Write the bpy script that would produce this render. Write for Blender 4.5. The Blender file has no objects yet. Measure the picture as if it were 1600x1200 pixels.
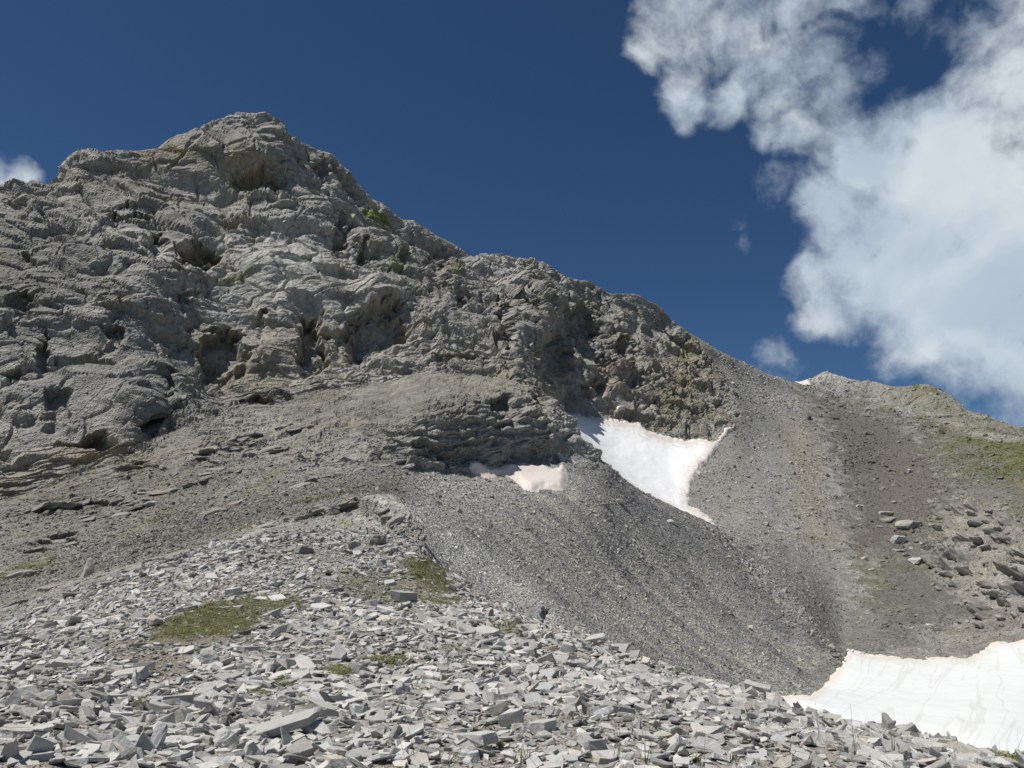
import bpy, bmesh, math, random
import numpy as np
from mathutils import Vector, Matrix

# ------------------------------------------------------------------ camera, world, sun, exposure
PITCH = math.atan(250 / 1256.0)
FPX = 1256.0
S = bpy.context.scene
cam_d = bpy.data.cameras.new("camera")
cam = bpy.data.objects.new("camera", cam_d)
S.collection.objects.link(cam)
cam.location = (0, 0, 0)
cam.rotation_euler = (math.pi / 2 + PITCH, 0, 0)
cam_d.sensor_width = 36
cam_d.lens = FPX / 1600 * 36
cam_d.clip_start = 0.1
cam_d.clip_end = 20000
S.camera = cam
S.view_settings.view_transform = 'Standard'
S.view_settings.look = 'None'
S.view_settings.exposure = 0.12
S.view_settings.gamma = 1.0
S.view_settings.use_curve_mapping = False

SUN_AZ, SUN_EL = math.radians(-100), math.radians(63)   # azimuth from +Y towards +X
sun_dir = Vector((math.sin(SUN_AZ) * math.cos(SUN_EL), math.cos(SUN_AZ) * math.cos(SUN_EL), math.sin(SUN_EL)))
sl = bpy.data.lights.new("sun", 'SUN')
sl.energy = 4.8
sl.angle = math.radians(0.53)
sl.color = (1.0, 0.965, 0.91)
so = bpy.data.objects.new("sun", sl)
S.collection.objects.link(so)
so.rotation_euler = sun_dir.to_track_quat('Z', 'Y').to_euler()

CT, ST = math.cos(PITCH), math.sin(PITCH)


def ray(px, py):
    """direction of a photograph pixel from the camera"""
    a = np.asarray(px, float) - 800.0
    b = 600.0 - np.asarray(py, float)
    return np.stack([a, -ST * b + CT * FPX + 0 * a, CT * b + ST * FPX + 0 * a], -1)


def project(P):
    d = P[..., 1] * CT + P[..., 2] * ST
    u = -P[..., 1] * ST + P[..., 2] * CT
    d = np.where(d < 0.05, 0.05, d)
    return 800 + FPX * P[..., 0] / d, 600 - FPX * u / d


def unit(px, py):
    v = ray(px, py)
    return v / np.linalg.norm(v)


class NT:
    """tiny node helper"""
    def __init__(self, tree):
        self.t = tree
        self.n = tree.nodes
        self.n.clear()

    def new(self, kind, **kw):
        x = self.n.new(kind)
        for k, v in kw.items():
            setattr(x, k, v)
        return x

    def put(self, sock, v):
        if v is None:
            return
        if isinstance(v, bpy.types.NodeSocket):
            self.t.links.new(v, sock)
        elif isinstance(v, (tuple, list)) and len(v) == 3 and sock.type == 'RGBA':
            sock.default_value = (*v, 1)
        else:
            sock.default_value = v

    def math(self, op, a, b=None, c=None, clamp=False):
        x = self.new('ShaderNodeMath', operation=op, use_clamp=clamp)
        self.put(x.inputs[0], a)
        if b is not None: self.put(x.inputs[1], b)
        if c is not None: self.put(x.inputs[2], c)
        return x.outputs[0]

    def vmath(self, op, a, b=None, s=None):
        x = self.new('ShaderNodeVectorMath', operation=op)
        self.put(x.inputs[0], a)
        if b is not None: self.put(x.inputs[1], b)
        if s is not None: self.put(x.inputs['Scale'], s)
        return x.outputs['Value'] if op in ('DISTANCE', 'LENGTH', 'DOT_PRODUCT') else x.outputs[0]

    def mix(self, f, a, b, mode='MIX'):
        x = self.new('ShaderNodeMix', data_type='RGBA', blend_type=mode)
        self.put(x.inputs[0], f)
        self.put(x.inputs[6], a)
        self.put(x.inputs[7], b)
        return x.outputs[2]

    def noise(self, vec, scale, detail=5, rough=0.55, dist=0.0, lac=2.0):
        x = self.new('ShaderNodeTexNoise')
        self.put(x.inputs['Vector'], vec)
        x.inputs['Scale'].default_value = scale
        x.inputs['Detail'].default_value = detail
        x.inputs['Roughness'].default_value = rough
        x.inputs['Distortion'].default_value = dist
        x.inputs['Lacunarity'].default_value = lac
        return x

    def voro(self, vec, scale, feature='F1', rnd=1.0):
        x = self.new('ShaderNodeTexVoronoi', feature=feature)
        self.put(x.inputs['Vector'], vec)
        x.inputs['Scale'].default_value = scale
        x.inputs['Randomness'].default_value = rnd
        return x

    def ramp(self, f, a, b, lo=0.0, hi=1.0, smooth=True):
        x = self.new('ShaderNodeMapRange', interpolation_type='SMOOTHSTEP' if smooth else 'LINEAR')
        self.put(x.inputs[0], f)
        self.put(x.inputs[1], a)
        self.put(x.inputs[2], b)
        self.put(x.inputs[3], lo)
        self.put(x.inputs[4], hi)
        return x.outputs[0]


# ---- world: physical sky plus a procedural cloud deck
W = bpy.data.worlds.new("World")
S.world = W
W.use_nodes = True
w = NT(W.node_tree)
tc = w.new('ShaderNodeTexCoord')
D = tc.outputs['Generated']
sky = w.new('ShaderNodeTexSky', sky_type='NISHITA', sun_disc=False)
sky.sun_elevation = SUN_EL
sky.sun_rotation = SUN_AZ
sky.altitude = 2600
sky.air_density = 1.0
sky.dust_density = 0.2
sky.ozone_density = 1.6
skyc = w.mix(1.0, sky.outputs[0], (0.30, 0.45, 0.575), 'MULTIPLY')
# clouds: macro bodies by direction, broken up by noise
warp = w.noise(D, 7.0, 4, 0.6)
wv = w.vmath('SUBTRACT', warp.outputs['Color'], (0.5, 0.5, 0.5))
Dw = w.vmath('ADD', D, w.vmath('SCALE', wv, s=0.085))
BL = [(1060, 60, 78, .8), (1130, 30, 85, .8), (1190, 95, 72, .6), (1062, 150, 50, .8), (1000, 105, 38, .65), (1140, 140, 46, .6),
      (1250, 85, 70, .6), (1310, 120, 55, .45), (1225, 150, 45, .6), (1080, -10, 70, 1), (1180, -10, 50, .7),
      (1245, 215, 38, .75), (1205, 210, 28, .5), (1300, 170, 40, .5), (1195, 300, 26, .08), (1240, -25, 50, .6), (1330, -30, 45, .5),
      (1430, -5, 45, .5), (1480, 45, 45, .5), (1520, 60, 60, .6), (1575, 70, 70, .7), (1530, 150, 70, .8),
      (1610, 0, 80, .7), (1450, 200, 60, 1), (1350, 250, 85, 1.2), (1300, 330, 80, 1.2), (1275, 430, 62, 1.2),
      (1300, 480, 62, 1.2), (1410, 400, 170, 1.6), (1500, 300, 170, 1.6), (1560, 450, 170, 1.6), (1440, 520, 85, 1.3),
      (1620, 200, 150, 1.3), (1590, 560, 100, 1.1), (1400, 215, 70, 1), (1500, 580, 75, .9), (1610, 615, 80, .6),
      (1390, 560, 55, .7), (1750, 400, 260, 1.5), (1850, 150, 200, 1.3),
      (1140, 348, 24, .3), (1152, 388, 22, .34), (1225, 575, 32, .12), (12, 274, 46, 1.5), (-40, 270, 60, 1.6), (50, 287, 22, .7),
      (860, 352, 9, .2)]
M = None
for (x, y, r, s_) in BL:
    c = unit(x, y)
    d = w.vmath('DISTANCE', Dw, tuple(c))
    rr = r / FPX * 0.9
    q = w.math('MULTIPLY', d, 1 / rr)
    q = w.math('MULTIPLY', q, q)
    q = w.math('SUBTRACT', 1.0, q)
    q = w.math('MULTIPLY', q, s_)
    M = q if M is None else w.math('SMOOTH_MAX', M, q, 0.25)
# elsewhere in the sky the same fair-weather clouds go on
big = w.noise(D, 2.2, 3, 0.5)
away = w.ramp(w.vmath('DOT_PRODUCT', D, (0, CT, ST)), 0.62, 0.35)
gen = w.math('MULTIPLY_ADD', w.ramp(big.outputs[0], 0.48, 0.75, -0.6, 1.4, False), away, w.math('SUBTRACT', away, 1.0))
M = w.math('MAXIMUM', M, gen)
M = w.math('MAXIMUM', M, -1.5)
n1 = w.noise(Dw, 9.0, 12, 0.60, 0.15)
n2 = w.noise(D, 34.0, 8, 0.62, 0.3)
dens = w.math('MULTIPLY_ADD', w.math('SUBTRACT', n1.outputs[0], 0.5), 3.0, M)
dens = w.math('MULTIPLY_ADD', w.math('SUBTRACT', n2.outputs[0], 0.5), .9, dens)
alpha = w.ramp(dens, 0.0, 1.35)
# cloud tone: thin veils take the sky, thick bodies are lit with soft grey undersides
n3 = w.noise(Dw, 6.5, 6, 0.5, 0.2)
sh = w.ramp(n3.outputs[0], 0.36, 0.64)
ccol = w.mix(sh, (0.43, 0.51, 0.61), (0.70, 0.76, 0.79))
thick = w.ramp(dens, 0.6, 2.2)
ccol = w.mix(w.math('MULTIPLY', thick, 0.45), ccol, (0.46, 0.54, 0.62))
bg1 = w.new('ShaderNodeBackground'); w.put(bg1.inputs[0], skyc); bg1.inputs[1].default_value = 0.085
bg2 = w.new('ShaderNodeBackground'); w.put(bg2.inputs[0], ccol); bg2.inputs[1].default_value = 1.0
mx = w.new('ShaderNodeMixShader')
w.put(mx.inputs[0], w.math('MULTIPLY', alpha, 0.96))
w.t.links.new(bg1.outputs[0], mx.inputs[1]); w.t.links.new(bg2.outputs[0], mx.inputs[2])
wo = w.new('ShaderNodeOutputWorld')
w.t.links.new(mx.outputs[0], wo.inputs[0])

# ------------------------------------------------------------------ noise
rs = np.random.RandomState(7)
PERM = np.tile(rs.permutation(4096).astype(np.int32), 2)
RV = rs.rand(4096, 4).astype(np.float32)
GR = rs.randn(4096, 3).astype(np.float32)
GR /= np.linalg.norm(GR, axis=1)[:, None]


def hsh(i, j, k, s):
    return PERM[(PERM[(PERM[(i + s * 131) & 4095] + j) & 4095] + k) & 4095]


def perlin(p, s=0):
    f = np.floor(p)
    i = f.astype(np.int32)
    t = (p - f).astype(np.float32)
    u = t * t * t * (t * (t * 6 - 15) + 10)
    r = 0
    for a in (0, 1):
        wa = u[:, 0] if a else 1 - u[:, 0]
        for b in (0, 1):
            wb = wa * (u[:, 1] if b else 1 - u[:, 1])
            for c in (0, 1):
                g = GR[hsh(i[:, 0] + a, i[:, 1] + b, i[:, 2] + c, s)]
                d = g[:, 0] * (t[:, 0] - a) + g[:, 1] * (t[:, 1] - b) + g[:, 2] * (t[:, 2] - c)
                r = r + wb * (u[:, 2] if c else 1 - u[:, 2]) * d
    return r * 1.5


def fbm(p, o=4, g=0.5, s=0, ridged=False):
    r = 0; a = 1.0; p = p.copy()
    for k in range(o):
        n = perlin(p, s + k)
        if ridged: n = 0.5 - np.abs(n) * 1.6
        r = r + a * n
        a *= g
        p = p * 2.03 + 17.3
    return r


def cells(p, s=0):
    """nearest feature points: F1, F2, offset from cell centre, 4 random numbers of the cell"""
    f = np.floor(p - 0.5)
    i = f.astype(np.int32)
    n = len(p)
    d1 = np.full(n, 9., np.float32); d2 = d1.copy()
    dl = np.zeros((n, 3), np.float32); rid = np.zeros(n, np.int32)
    dl2 = dl.copy(); rid2 = rid.copy()
    for a in (0, 1):
        for b in (0, 1):
            for c in (0, 1):
                h = hsh(i[:, 0] + a, i[:, 1] + b, i[:, 2] + c, s)
                v = (p - (f + (a, b, c) + 0.5 + (RV[h, :3] - 0.5) * 0.85)).astype(np.float32)
                d = (v * v).sum(1)
                m = d < d1
                m2_ = ~m & (d < d2)
                dl2[m] = dl[m]; rid2[m] = rid[m]
                dl2[m2_] = v[m2_]; rid2[m2_] = h[m2_]
                d2 = np.where(m, d1, np.where(m2_, d, d2))
                d1 = np.where(m, d, d1)
                dl[m] = v[m]; rid[m] = h[m]
    return np.sqrt(d1), np.sqrt(d2), dl, rid, dl2, rid2


def facet(p, s, tilt=1.0):
    """blocky rock relief: every cell is its own tilted plane, with a crack round it"""
    F1, F2, dl, rid, dl2, rid2 = cells(p, s)
    h1 = (RV[rid, 3] - 0.5) * .8 + tilt * (dl * GR[(rid * 7 + 13) & 4095]).sum(1)
    h2 = (RV[rid2, 3] - 0.5) * .8 + tilt * (dl2 * GR[(rid2 * 7 + 13) & 4095]).sum(1)
    q_ = .5 + .5 * sstep(0, .22, F2 - F1)
    h = h1 * q_ + h2 * (1 - q_)
    crack = np.clip(1 - (F2 - F1) / 0.08, 0, 1)
    return h, crack


def sstep(a, b, x):
    t = np.clip((x - a) / (b - a), 0, 1)
    return t * t * (3 - 2 * t)


def pchip(xk, Y, x):
    """monotone cubic; xk (n), Y (n,...) , x (m)"""
    xk = np.asarray(xk, float); Y = np.asarray(Y, float)
    h = np.diff(xk); sh_ = (-1,) + (1,) * (Y.ndim - 1)
    hh = h.reshape(sh_)
    d = np.diff(Y, axis=0) / hh
    m = np.zeros_like(Y)
    w1 = 2 * hh[1:] + hh[:-1]; w2 = hh[1:] + 2 * hh[:-1]
    same = d[1:] * d[:-1] > 0
    with np.errstate(divide='ignore', invalid='ignore'):
        mm = (w1 + w2) / (w1 / d[:-1] + w2 / d[1:])
    m[1:-1] = np.where(same, mm, 0)
    m[0] = d[0]; m[-1] = d[-1]
    k = np.clip(np.searchsorted(xk, x, side='right') - 1, 0, len(h) - 1)
    t = np.clip((x - xk[k]) / h[k], 0, 1).reshape(sh_)
    H = h[k].reshape(sh_)
    return ((2 * t**3 - 3 * t**2 + 1) * Y[k] + (t**3 - 2 * t**2 + t) * H * m[k]
            + (-2 * t**3 + 3 * t**2) * Y[k + 1] + (t**3 - t**2) * H * m[k + 1])


# ------------------------------------------------------------------ terrain: surveyed feature lines, near to far
# every station: (bearing as photo column, sight line as photo row, horizontal distance in metres) or (column, 'z', height, distance)
LN = {}
LN['A'] = [(-400, 'z', -1.65, .7), (800, 'z', -1.6, .7), (2000, 'z', -1.65, .7)]
LN['B'] = [(-400, 1215, 4.5), (0, 1203, 4.5), (400, 1200, 4.5), (800, 1200, 4.5), (1200, 1205, 4.5), (1600, 1235, 4.7), (2000, 1290, 5)]
LN['C'] = [(-400, 1130, 7.5), (0, 1100, 7.5), (400, 1088, 8), (800, 1095, 7.6), (1000, 1112, 7), (1200, 1146, 6.4), (1400, 1180, 5.8), (1600, 1213, 5.5), (2000, 1270, 6)]
LN['D'] = [(-400, 1070, 13), (0, 1040, 13), (200, 1000, 13.5), (400, 980, 14.5), (600, 968, 15.5), (700, 985, 14), (800, 1010, 12.5), (900, 1038, 11),
           (1000, 1065, 10), (1200, 1118, 8.4), (1400, 1164, 7), (1600, 1197, 6.3), (2000, 1255, 7)]
LN['E'] = [(-400, 1060, 22), (0, 980, 22), (100, 938, 25), (200, 897, 29), (350, 853, 34), (500, 832, 36), (600, 835, 35.5), (645, 848, 33), (668, 875, 30), (700, 905, 26.5),
           (780, 942, 21.5), (860, 974, 18), (950, 1008, 15.5), (1050, 1044, 13.5), (1130, 1072, 12), (1230, 1102, 10.5), (1350, 1138, 9.2), (1450, 1158, 8.5), (1600, 1184, 7.6), (2000, 1250, 8.5)]
LN['F'] = [(-400, 1075, 30), (0, 990, 31), (200, 905, 37), (350, 862, 41), (500, 833, 42), (600, 833, 41), (645, 865, 38), (668, 905, 36), (700, 945, 35), (780, 1010, 36), (860, 'z', -7.5, 36),
           (950, 'z', -10, 38), (1050, 'z', -13, 42), (1130, 'z', -15, 46), (1230, 'z', -17, 50), (1350, 'z', -17, 50), (1450, 'z', -17, 48), (1600, 'z', -17, 46), (2000, 'z', -18, 46)]
LN['G'] = [(-400, 1040, 45), (0, 957, 45), (200, 880, 50), (350, 835, 52), (500, 806, 50), (590, 795, 47), (650, 832, 46), (700, 885, 47), (780, 940, 50), (860, 970, 55), (950, 1008, 62),
           (1050, 1042, 70), (1130, 1069, 76), (1230, 1098, 80), (1350, 1132, 72), (1450, 1152, 66), (1600, 1180, 60), (2000, 1230, 60)]
LN['H'] = [(-400, 960, 70), (0, 870, 75), (200, 830, 78), (350, 795, 75), (500, 765, 72), (600, 757, 70), (700, 790, 70), (800, 830, 75), (900, 880, 82), (1000, 920, 92), (1100, 965, 98),
           (1200, 1015, 101), (1290, 1075, 97), (1350, 1083, 93), (1450, 1085, 92), (1600, 1082, 92), (2000, 1130, 92)]
LN['I'] = [(-400, 860, 95), (0, 800, 93), (200, 750, 97), (350, 722, 97), (480, 740, 88), (600, 728, 90), (650, 728, 93), (730, 738, 98), (800, 732, 103), (880, 724, 108), (930, 722, 114), (1000, 768, 120),
           (1060, 798, 124), (1115, 826, 128), (1180, 880, 126), (1250, 945, 119), (1320, 1024, 112), (1450, 1028, 116), (1540, 1020, 119), (1600, 1000, 124), (2000, 990, 130)]
LN['J'] = [(-400, 850, 98), (0, 786, 99), (200, 736, 102), (350, 702, 104), (480, 715, 97), (600, 692, 97), (650, 668, 96.5), (730, 658, 101), (800, 657, 106), (880, 682, 113), (930, 716, 118), (1000, 762, 125),
           (1060, 793, 129), (1115, 820, 134), (1180, 872, 134), (1250, 932, 130), (1320, 1004, 124), (1450, 1003, 130), (1540, 990, 135), (1600, 978, 140), (2000, 965, 145)]
LN['K'] = [(-400, 780, 110), (0, 768, 106), (100, 750, 108), (200, 716, 110), (260, 668, 122), (330, 642, 130), (450, 627, 135), (600, 594, 142), (700, 584, 146), (770, 580, 150), (840, 612, 148), (880, 680, 140),
           (930, 735, 138), (1000, 785, 145), (1060, 815, 150), (1115, 835, 152), (1180, 866, 152), (1250, 915, 150), (1320, 975, 146), (1450, 955, 155), (1600, 925, 165), (2000, 900, 175)]
LN['L'] = [(-400, 700, 115), (0, 690, 112), (100, 680, 113), (200, 645, 117), (260, 610, 129), (330, 595, 137), (450, 575, 144), (600, 545, 152), (700, 538, 158), (770, 535, 163), (840, 575, 162), (880, 652, 170),
           (930, 712, 172), (1000, 762, 174), (1060, 794, 176), (1115, 812, 178), (1180, 818, 182), (1250, 838, 184), (1320, 855, 187), (1450, 855, 192), (1600, 835, 198), (2000, 830, 210)]
LN['M'] = [(-400, 560, 130), (0, 556, 130), (100, 556, 132), (200, 550, 136), (260, 535, 145), (330, 525, 152), (450, 500, 158), (600, 480, 167), (700, 475, 176), (770, 480, 182), (840, 530, 185), (880, 640, 195),
           (930, 652, 205), (1000, 668, 213), (1060, 686, 217), (1100, 689, 220), (1140, 692, 224), (1180, 705, 227), (1250, 728, 232), (1320, 745, 235), (1400, 752, 236), (1450, 748, 236), (1600, 725, 238), (2000, 750, 250)]
LN['N'] = [(-400, 430, 150), (0, 430, 150), (100, 420, 152), (200, 420, 155), (330, 425, 165), (450, 405, 172), (600, 405, 185), (700, 430, 199), (770, 450, 207), (840, 480, 214), (880, 535, 222), (930, 560, 230), (1000, 575, 239),
           (1060, 602, 246), (1140, 616, 254), (1180, 632, 260), (1250, 658, 268), (1320, 672, 272), (1400, 682, 271), (1500, 688, 266), (1600, 695, 258), (2000, 720, 280)]
LN['O'] = [(-400, 345, 172), (0, 325, 175), (100, 312, 180), (200, 292, 187), (300, 280, 192), (380, 290, 192), (450, 280, 195), (500, 288, 199), (560, 330, 206), (640, 380, 216), (700, 405, 224), (770, 425, 232), (850, 447, 240), (930, 480, 252),
           (1000, 500, 262), (1060, 545, 268), (1140, 582, 280), (1180, 600, 288), (1250, 622, 298), (1320, 630, 304), (1400, 636, 302), (1500, 652, 294), (1600, 682, 284), (2000, 710, 300)]
SKY = [(-400, 330, 190), (0, 297, 192), (85, 294, 198), (110, 272, 199), (140, 250, 199), (190, 243, 200), (235, 238, 201), (262, 226, 202), (290, 214, 202), (320, 198, 203), (345, 187, 204), (385, 182, 205), (420, 186, 205), (438, 194, 206), (450, 213, 207), (475, 228, 209), (512, 238, 212),
       (545, 268, 215), (575, 304, 219), (610, 328, 223), (660, 353, 230), (705, 378, 236), (740, 404, 240), (760, 402, 242), (785, 398, 244), (830, 408, 248), (880, 434, 254), (920, 436, 259), (960, 457, 264), (990, 458, 268), (1025, 471, 273),
       (1060, 508, 278), (1080, 527, 281), (1110, 543, 286), (1150, 562, 296), (1200, 587, 306), (1243, 601, 318), (1262, 597, 322), (1290, 585, 324), (1330, 594, 322), (1370, 604, 320), (1400, 607, 318), (1440, 602, 316), (1480, 617, 312), (1510, 642, 306), (1540, 652, 302),
       (1570, 661, 299), (1600, 669, 296), (2000, 750, 310)]
LN['P'] = SKY
order = 'ABCDEFGHIJKLMNOP'
nrow = [12, 26, 30, 36, 24, 22, 66, 90, 56, 90, 84, 90, 100, 84, 56]
# bearings: dense across the view, coarse beyond
pxc = np.concatenate([np.linspace(-100, 1705, 1130)])
azd = np.arctan2(pxc - 800, CT * FPX + ST * 250)
az = np.concatenate([np.linspace(-1.75, azd[0], 26)[:-1], azd, np.linspace(azd[-1], 1.75, 26)[1:]])
R_, Z_ = [], []
for k in order:
    a, r, z = [], [], []
    for st in LN[k]:
        if st[1] == 'z':
            a.append(math.atan2(st[0] - 800, 1281)); r.append(st[3]); z.append(st[2])
        else:
            v = ray(st[0], st[1])
            h = math.hypot(v[0], v[1])
            a.append(math.atan2(v[0], v[1])); r.append(st[2]); z.append(v[2] / h * st[2])
    R_.append(pchip(a, r, az)); Z_.append(pchip(a, z, az))
# the far side of the range, then down to the valley
R_ += [R_[-1] + 7, R_[-1] + 70, R_[-1] + 700]
Z_ += [Z_[-1] - 2.5, Z_[-1] - 55, Z_[-1] * 0 - 160]
nrow += [8, 8, 6]
tk = np.concatenate([[0], np.cumsum(nrow)])
TI = {k: tk[i] for i, k in enumerate(order)}
t = np.arange(tk[-1] + 1)
R2 = pchip(tk, np.array(R_), t)
Z2 = pchip(tk, np.array(Z_), t)
NR, NC = R2.shape
BASE = np.stack([R2 * np.sin(az)[None], R2 * np.cos(az)[None], Z2], -1)
PX, PY = project(BASE)
TT = np.repeat(t[:, None], NC, 1).astype(np.float32)


def blur(A, n=3):
    for _ in range(n):
        A = A.copy()
        A[1:-1] = (A[:-2] + 2 * A[1:-1] + A[2:]) / 4
        A[:, 1:-1] = (A[:, :-2] + 2 * A[:, 1:-1] + A[:, 2:]) / 4
    return A


def normals(Pt):
    du = np.gradient(Pt, axis=1); dv = np.gradient(Pt, axis=0)
    n = np.cross(du, dv)
    n /= np.linalg.norm(n, axis=-1, keepdims=True) + 1e-9
    return n


NB = normals(BASE)
NB = blur(NB, 26); NB /= np.linalg.norm(NB, axis=-1, keepdims=True)


def poly_sd(X, Y, poly):
    """signed distance in photo pixels, positive inside"""
    P = np.array(poly, float)
    d = np.full(X.shape, 1e9); ins = np.zeros(X.shape, bool)
    for i in range(len(P)):
        a, b = P[i], P[(i + 1) % len(P)]
        e = b - a
        wx, wy = X - a[0], Y - a[1]
        q = np.clip((wx * e[0] + wy * e[1]) / (e @ e), 0, 1)
        d = np.minimum(d, (wx - e[0] * q) ** 2 + (wy - e[1] * q) ** 2)
        c = (a[1] > Y) != (b[1] > Y)
        with np.errstate(divide='ignore', invalid='ignore'):
            xi = (b[0] - a[0]) * (Y - a[1]) / (b[1] - a[1] + 1e-12) + a[0]
        ins ^= c & (X < xi)
    return np.where(ins, 1, -1) * np.sqrt(d)


SNOW = {
    'upper': dict(rows=('K', 'N'), poly=[(874, 640), (890, 647), (905, 649), (940, 653), (962, 656), (985, 660), (1000, 661), (1009, 668), (1013, 673), (1040, 681), (1075, 688), (1084, 683), (1100, 684), (1112, 689),
                 (1122, 686), (1128, 676), (1131, 668), (1148, 663), (1152, 666), (1142, 671), (1134, 679), (1128, 690), (1119, 702), (1112, 714), (1098, 727), (1092, 738), (1083, 750), (1082, 766), (1078, 775), (1079, 790),
                 (1092, 797), (1108, 808), (1119, 822), (1114, 826), (1060, 812), (1000, 785), (930, 735), (890, 690)], t=0.5),
    'middle': dict(rows=('H', 'J'), poly=[(733, 724), (741, 717), (752, 722), (766, 731), (780, 731), (796, 722), (810, 724), (822, 717), (834, 724), (850, 727), (861, 733), (872, 731), (879, 722), (884, 733), (888, 746), (885, 758), (880, 768), (850, 766),
                 (830, 772), (818, 767), (806, 754), (794, 746), (780, 745), (762, 747), (742, 742), (730, 732)], t=.5),
    'sliver': dict(rows=('H', 'K'), poly=[(876, 702), (882, 708), (892, 715), (903, 727), (893, 722), (880, 719)], t=0.35),
    'summit': dict(rows=('N', 'P'), poly=[(1240, 597), (1262, 596), (1267, 602), (1252, 603)], t=.5),
    'ledge': dict(rows=('L', 'N'), poly=[(964, 637), (976, 637), (977, 643), (965, 643)], t=0.9),
    'lower': dict(rows=('F', 'K'), poly=[(1205, 1094), (1232, 1086), (1265, 1089), (1282, 1077), (1300, 1058), (1313, 1040), (1320, 1031), (1325, 1018), (1338, 1018), (1350, 1023), (1380, 1025), (1410, 1029), (1442, 1030), (1460, 1026), (1480, 1027), (1511, 1029),
                 (1520, 1022), (1534, 1018), (1545, 1008), (1556, 999), (1575, 1003), (1600, 998), (1700, 985), (2200, 960), (2600, 1500), (1205, 1500)], t=0.3),
}
m2 = BASE.reshape(-1, 3)
jag = (fbm(m2 * 1.1, 4, .6, 50)).reshape(NR, NC)
jag2 = (fbm(m2 * 0.35, 3, .6, 55)).reshape(NR, NC)
snowm = np.zeros((NR, NC))
for k, s_ in SNOW.items():
    r0, r1 = TI[s_['rows'][0]] + 2, TI[s_['rows'][1]]
    sd = poly_sd(PX, PY, s_['poly'])
    jw = 4.5 if k in ('upper', 'lower') else 1.8
    if k in ('summit', 'ledge', 'sliver'): jw = 0.6
    sd = sd + jag * jw + jag2 * jw * .6
    sd = np.where((TT >= r0) & (TT <= r1), sd, -50)
    s_['sd'] = sd
    snowm = np.maximum(snowm, sstep(-2, 3, sd))


def region(poly, soft=10.0, rows=None, n=0.0):
    sd = poly_sd(PX, PY, poly) + n * jag2
    m = sstep(-soft, soft, sd)
    if rows: m = m * ((TT >= TI[rows[0]]) & (TT <= (TI[rows[1]] if rows[1] in TI else 1e9)))
    return m


# how much bedrock (1) against loose scree (0)
rock = np.zeros((NR, NC))
cliff = [(-900, 100), (1050, 100), (1062, 505), (1085, 545), (1110, 575), (1140, 620), (1152, 655), (1130, 668), (1110, 690), (1075, 692), (1010, 676), (960, 660), (880, 645), (850, 612), (770, 590), (700, 592), (600, 606), (450, 635),
         (340, 655), (262, 680), (240, 718), (140, 750), (30, 775), (-900, 800)]
rock = np.maximum(rock, region(cliff, 9, ('J', 'Z'), 12))
rock = np.maximum(rock, region([(630, 735), (640, 690), (660, 655), (740, 640), (780, 600), (850, 600), (885, 650), (938, 716), (930, 726), (880, 726), (800, 732), (730, 742), (650, 732)], 5, ('H', 'M'), 5))
ledgy = region([(-900, 770), (240, 700), (340, 645), (600, 590), (860, 590), (860, 740), (640, 735), (480, 760), (300, 790), (0, 900), (-900, 950)], 22, ('F', 'M'), 20)
rock = np.maximum(rock, 0.48 * ledgy)
rock = np.maximum(rock, 0.8 * region([(290, 665), (450, 610), (600, 570), (860, 560), (890, 650), (860, 690), (650, 700), (480, 735), (330, 715)], 22, ('H', 'M'), 30))
rock = np.maximum(rock, 0.5 * region([(1255, 570), (1345, 570), (1390, 600), (1560, 640), (1700, 660), (1700, 700), (1540, 690), (1440, 650), (1340, 620), (1262, 602)], 6, ('N', 'Z'), 4))
rock = np.maximum(rock, 0.5 * region([(1470, 800), (1520, 780), (1640, 810), (1900, 850), (1900, 960), (1560, 975), (1500, 930), (1450, 890)], 14, ('I', 'N'), 26))
rock = np.maximum(rock, 0.35 * region([(1360, 1030), (1420, 985), (1640, 900), (1700, 980), (1540, 1030)], 10, ('H', 'K'), 15))
rock = np.maximum(rock, 0.8 * region([(485, 790), (560, 770), (600, 790), (640, 820), (655, 850), (648, 862), (600, 830), (560, 795), (470, 815)], 6, ('E', 'H'), 6))
rock = np.maximum(rock, 0.7 * region([(-900, 960), (0, 932), (140, 898), (340, 846), (480, 798), (560, 772), (560, 786), (480, 812), (340, 862), (140, 915), (0, 955), (-900, 990)], 4, ('F', 'H'), 6))
rock *= 1 - snowm
scree = (1 - rock) * (1 - snowm)

# ---- relief
rsp = np.linalg.norm(np.gradient(BASE, axis=0), axis=-1).ravel().astype(np.float32)


def ok(cell, ii):
    """relief finer than the mesh is left to the material"""
    return np.clip(1.6 - rsp[ii] / (cell * .30), 0, 1)


P0 = m2.copy()
Nn = NB.reshape(-1, 3)
rk = rock.ravel().astype(np.float32)
disp = np.zeros(len(P0), np.float32)
dist = np.linalg.norm(P0[:, :2], axis=1)
x_, y_, z_ = P0[:, 0], P0[:, 1], P0[:, 2]
# broad undulation everywhere beyond the near crest
far = sstep(40, 120, dist)
disp += far * (1 - snowm.ravel() * .85) * fbm(P0 / 34.0, 3, .5, 3) * 2.2 * (0.4 + rk)
idx = np.where(rk > 0.03)[0]
p = P0[idx]; r = rk[idx]
wv_ = np.stack([fbm(p / 9.0, 3, .55, 11), fbm(p / 9.0, 3, .55, 12), fbm(p / 9.0, 3, .55, 13)], 1)
pw = p + wv_ * 1.0
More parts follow.
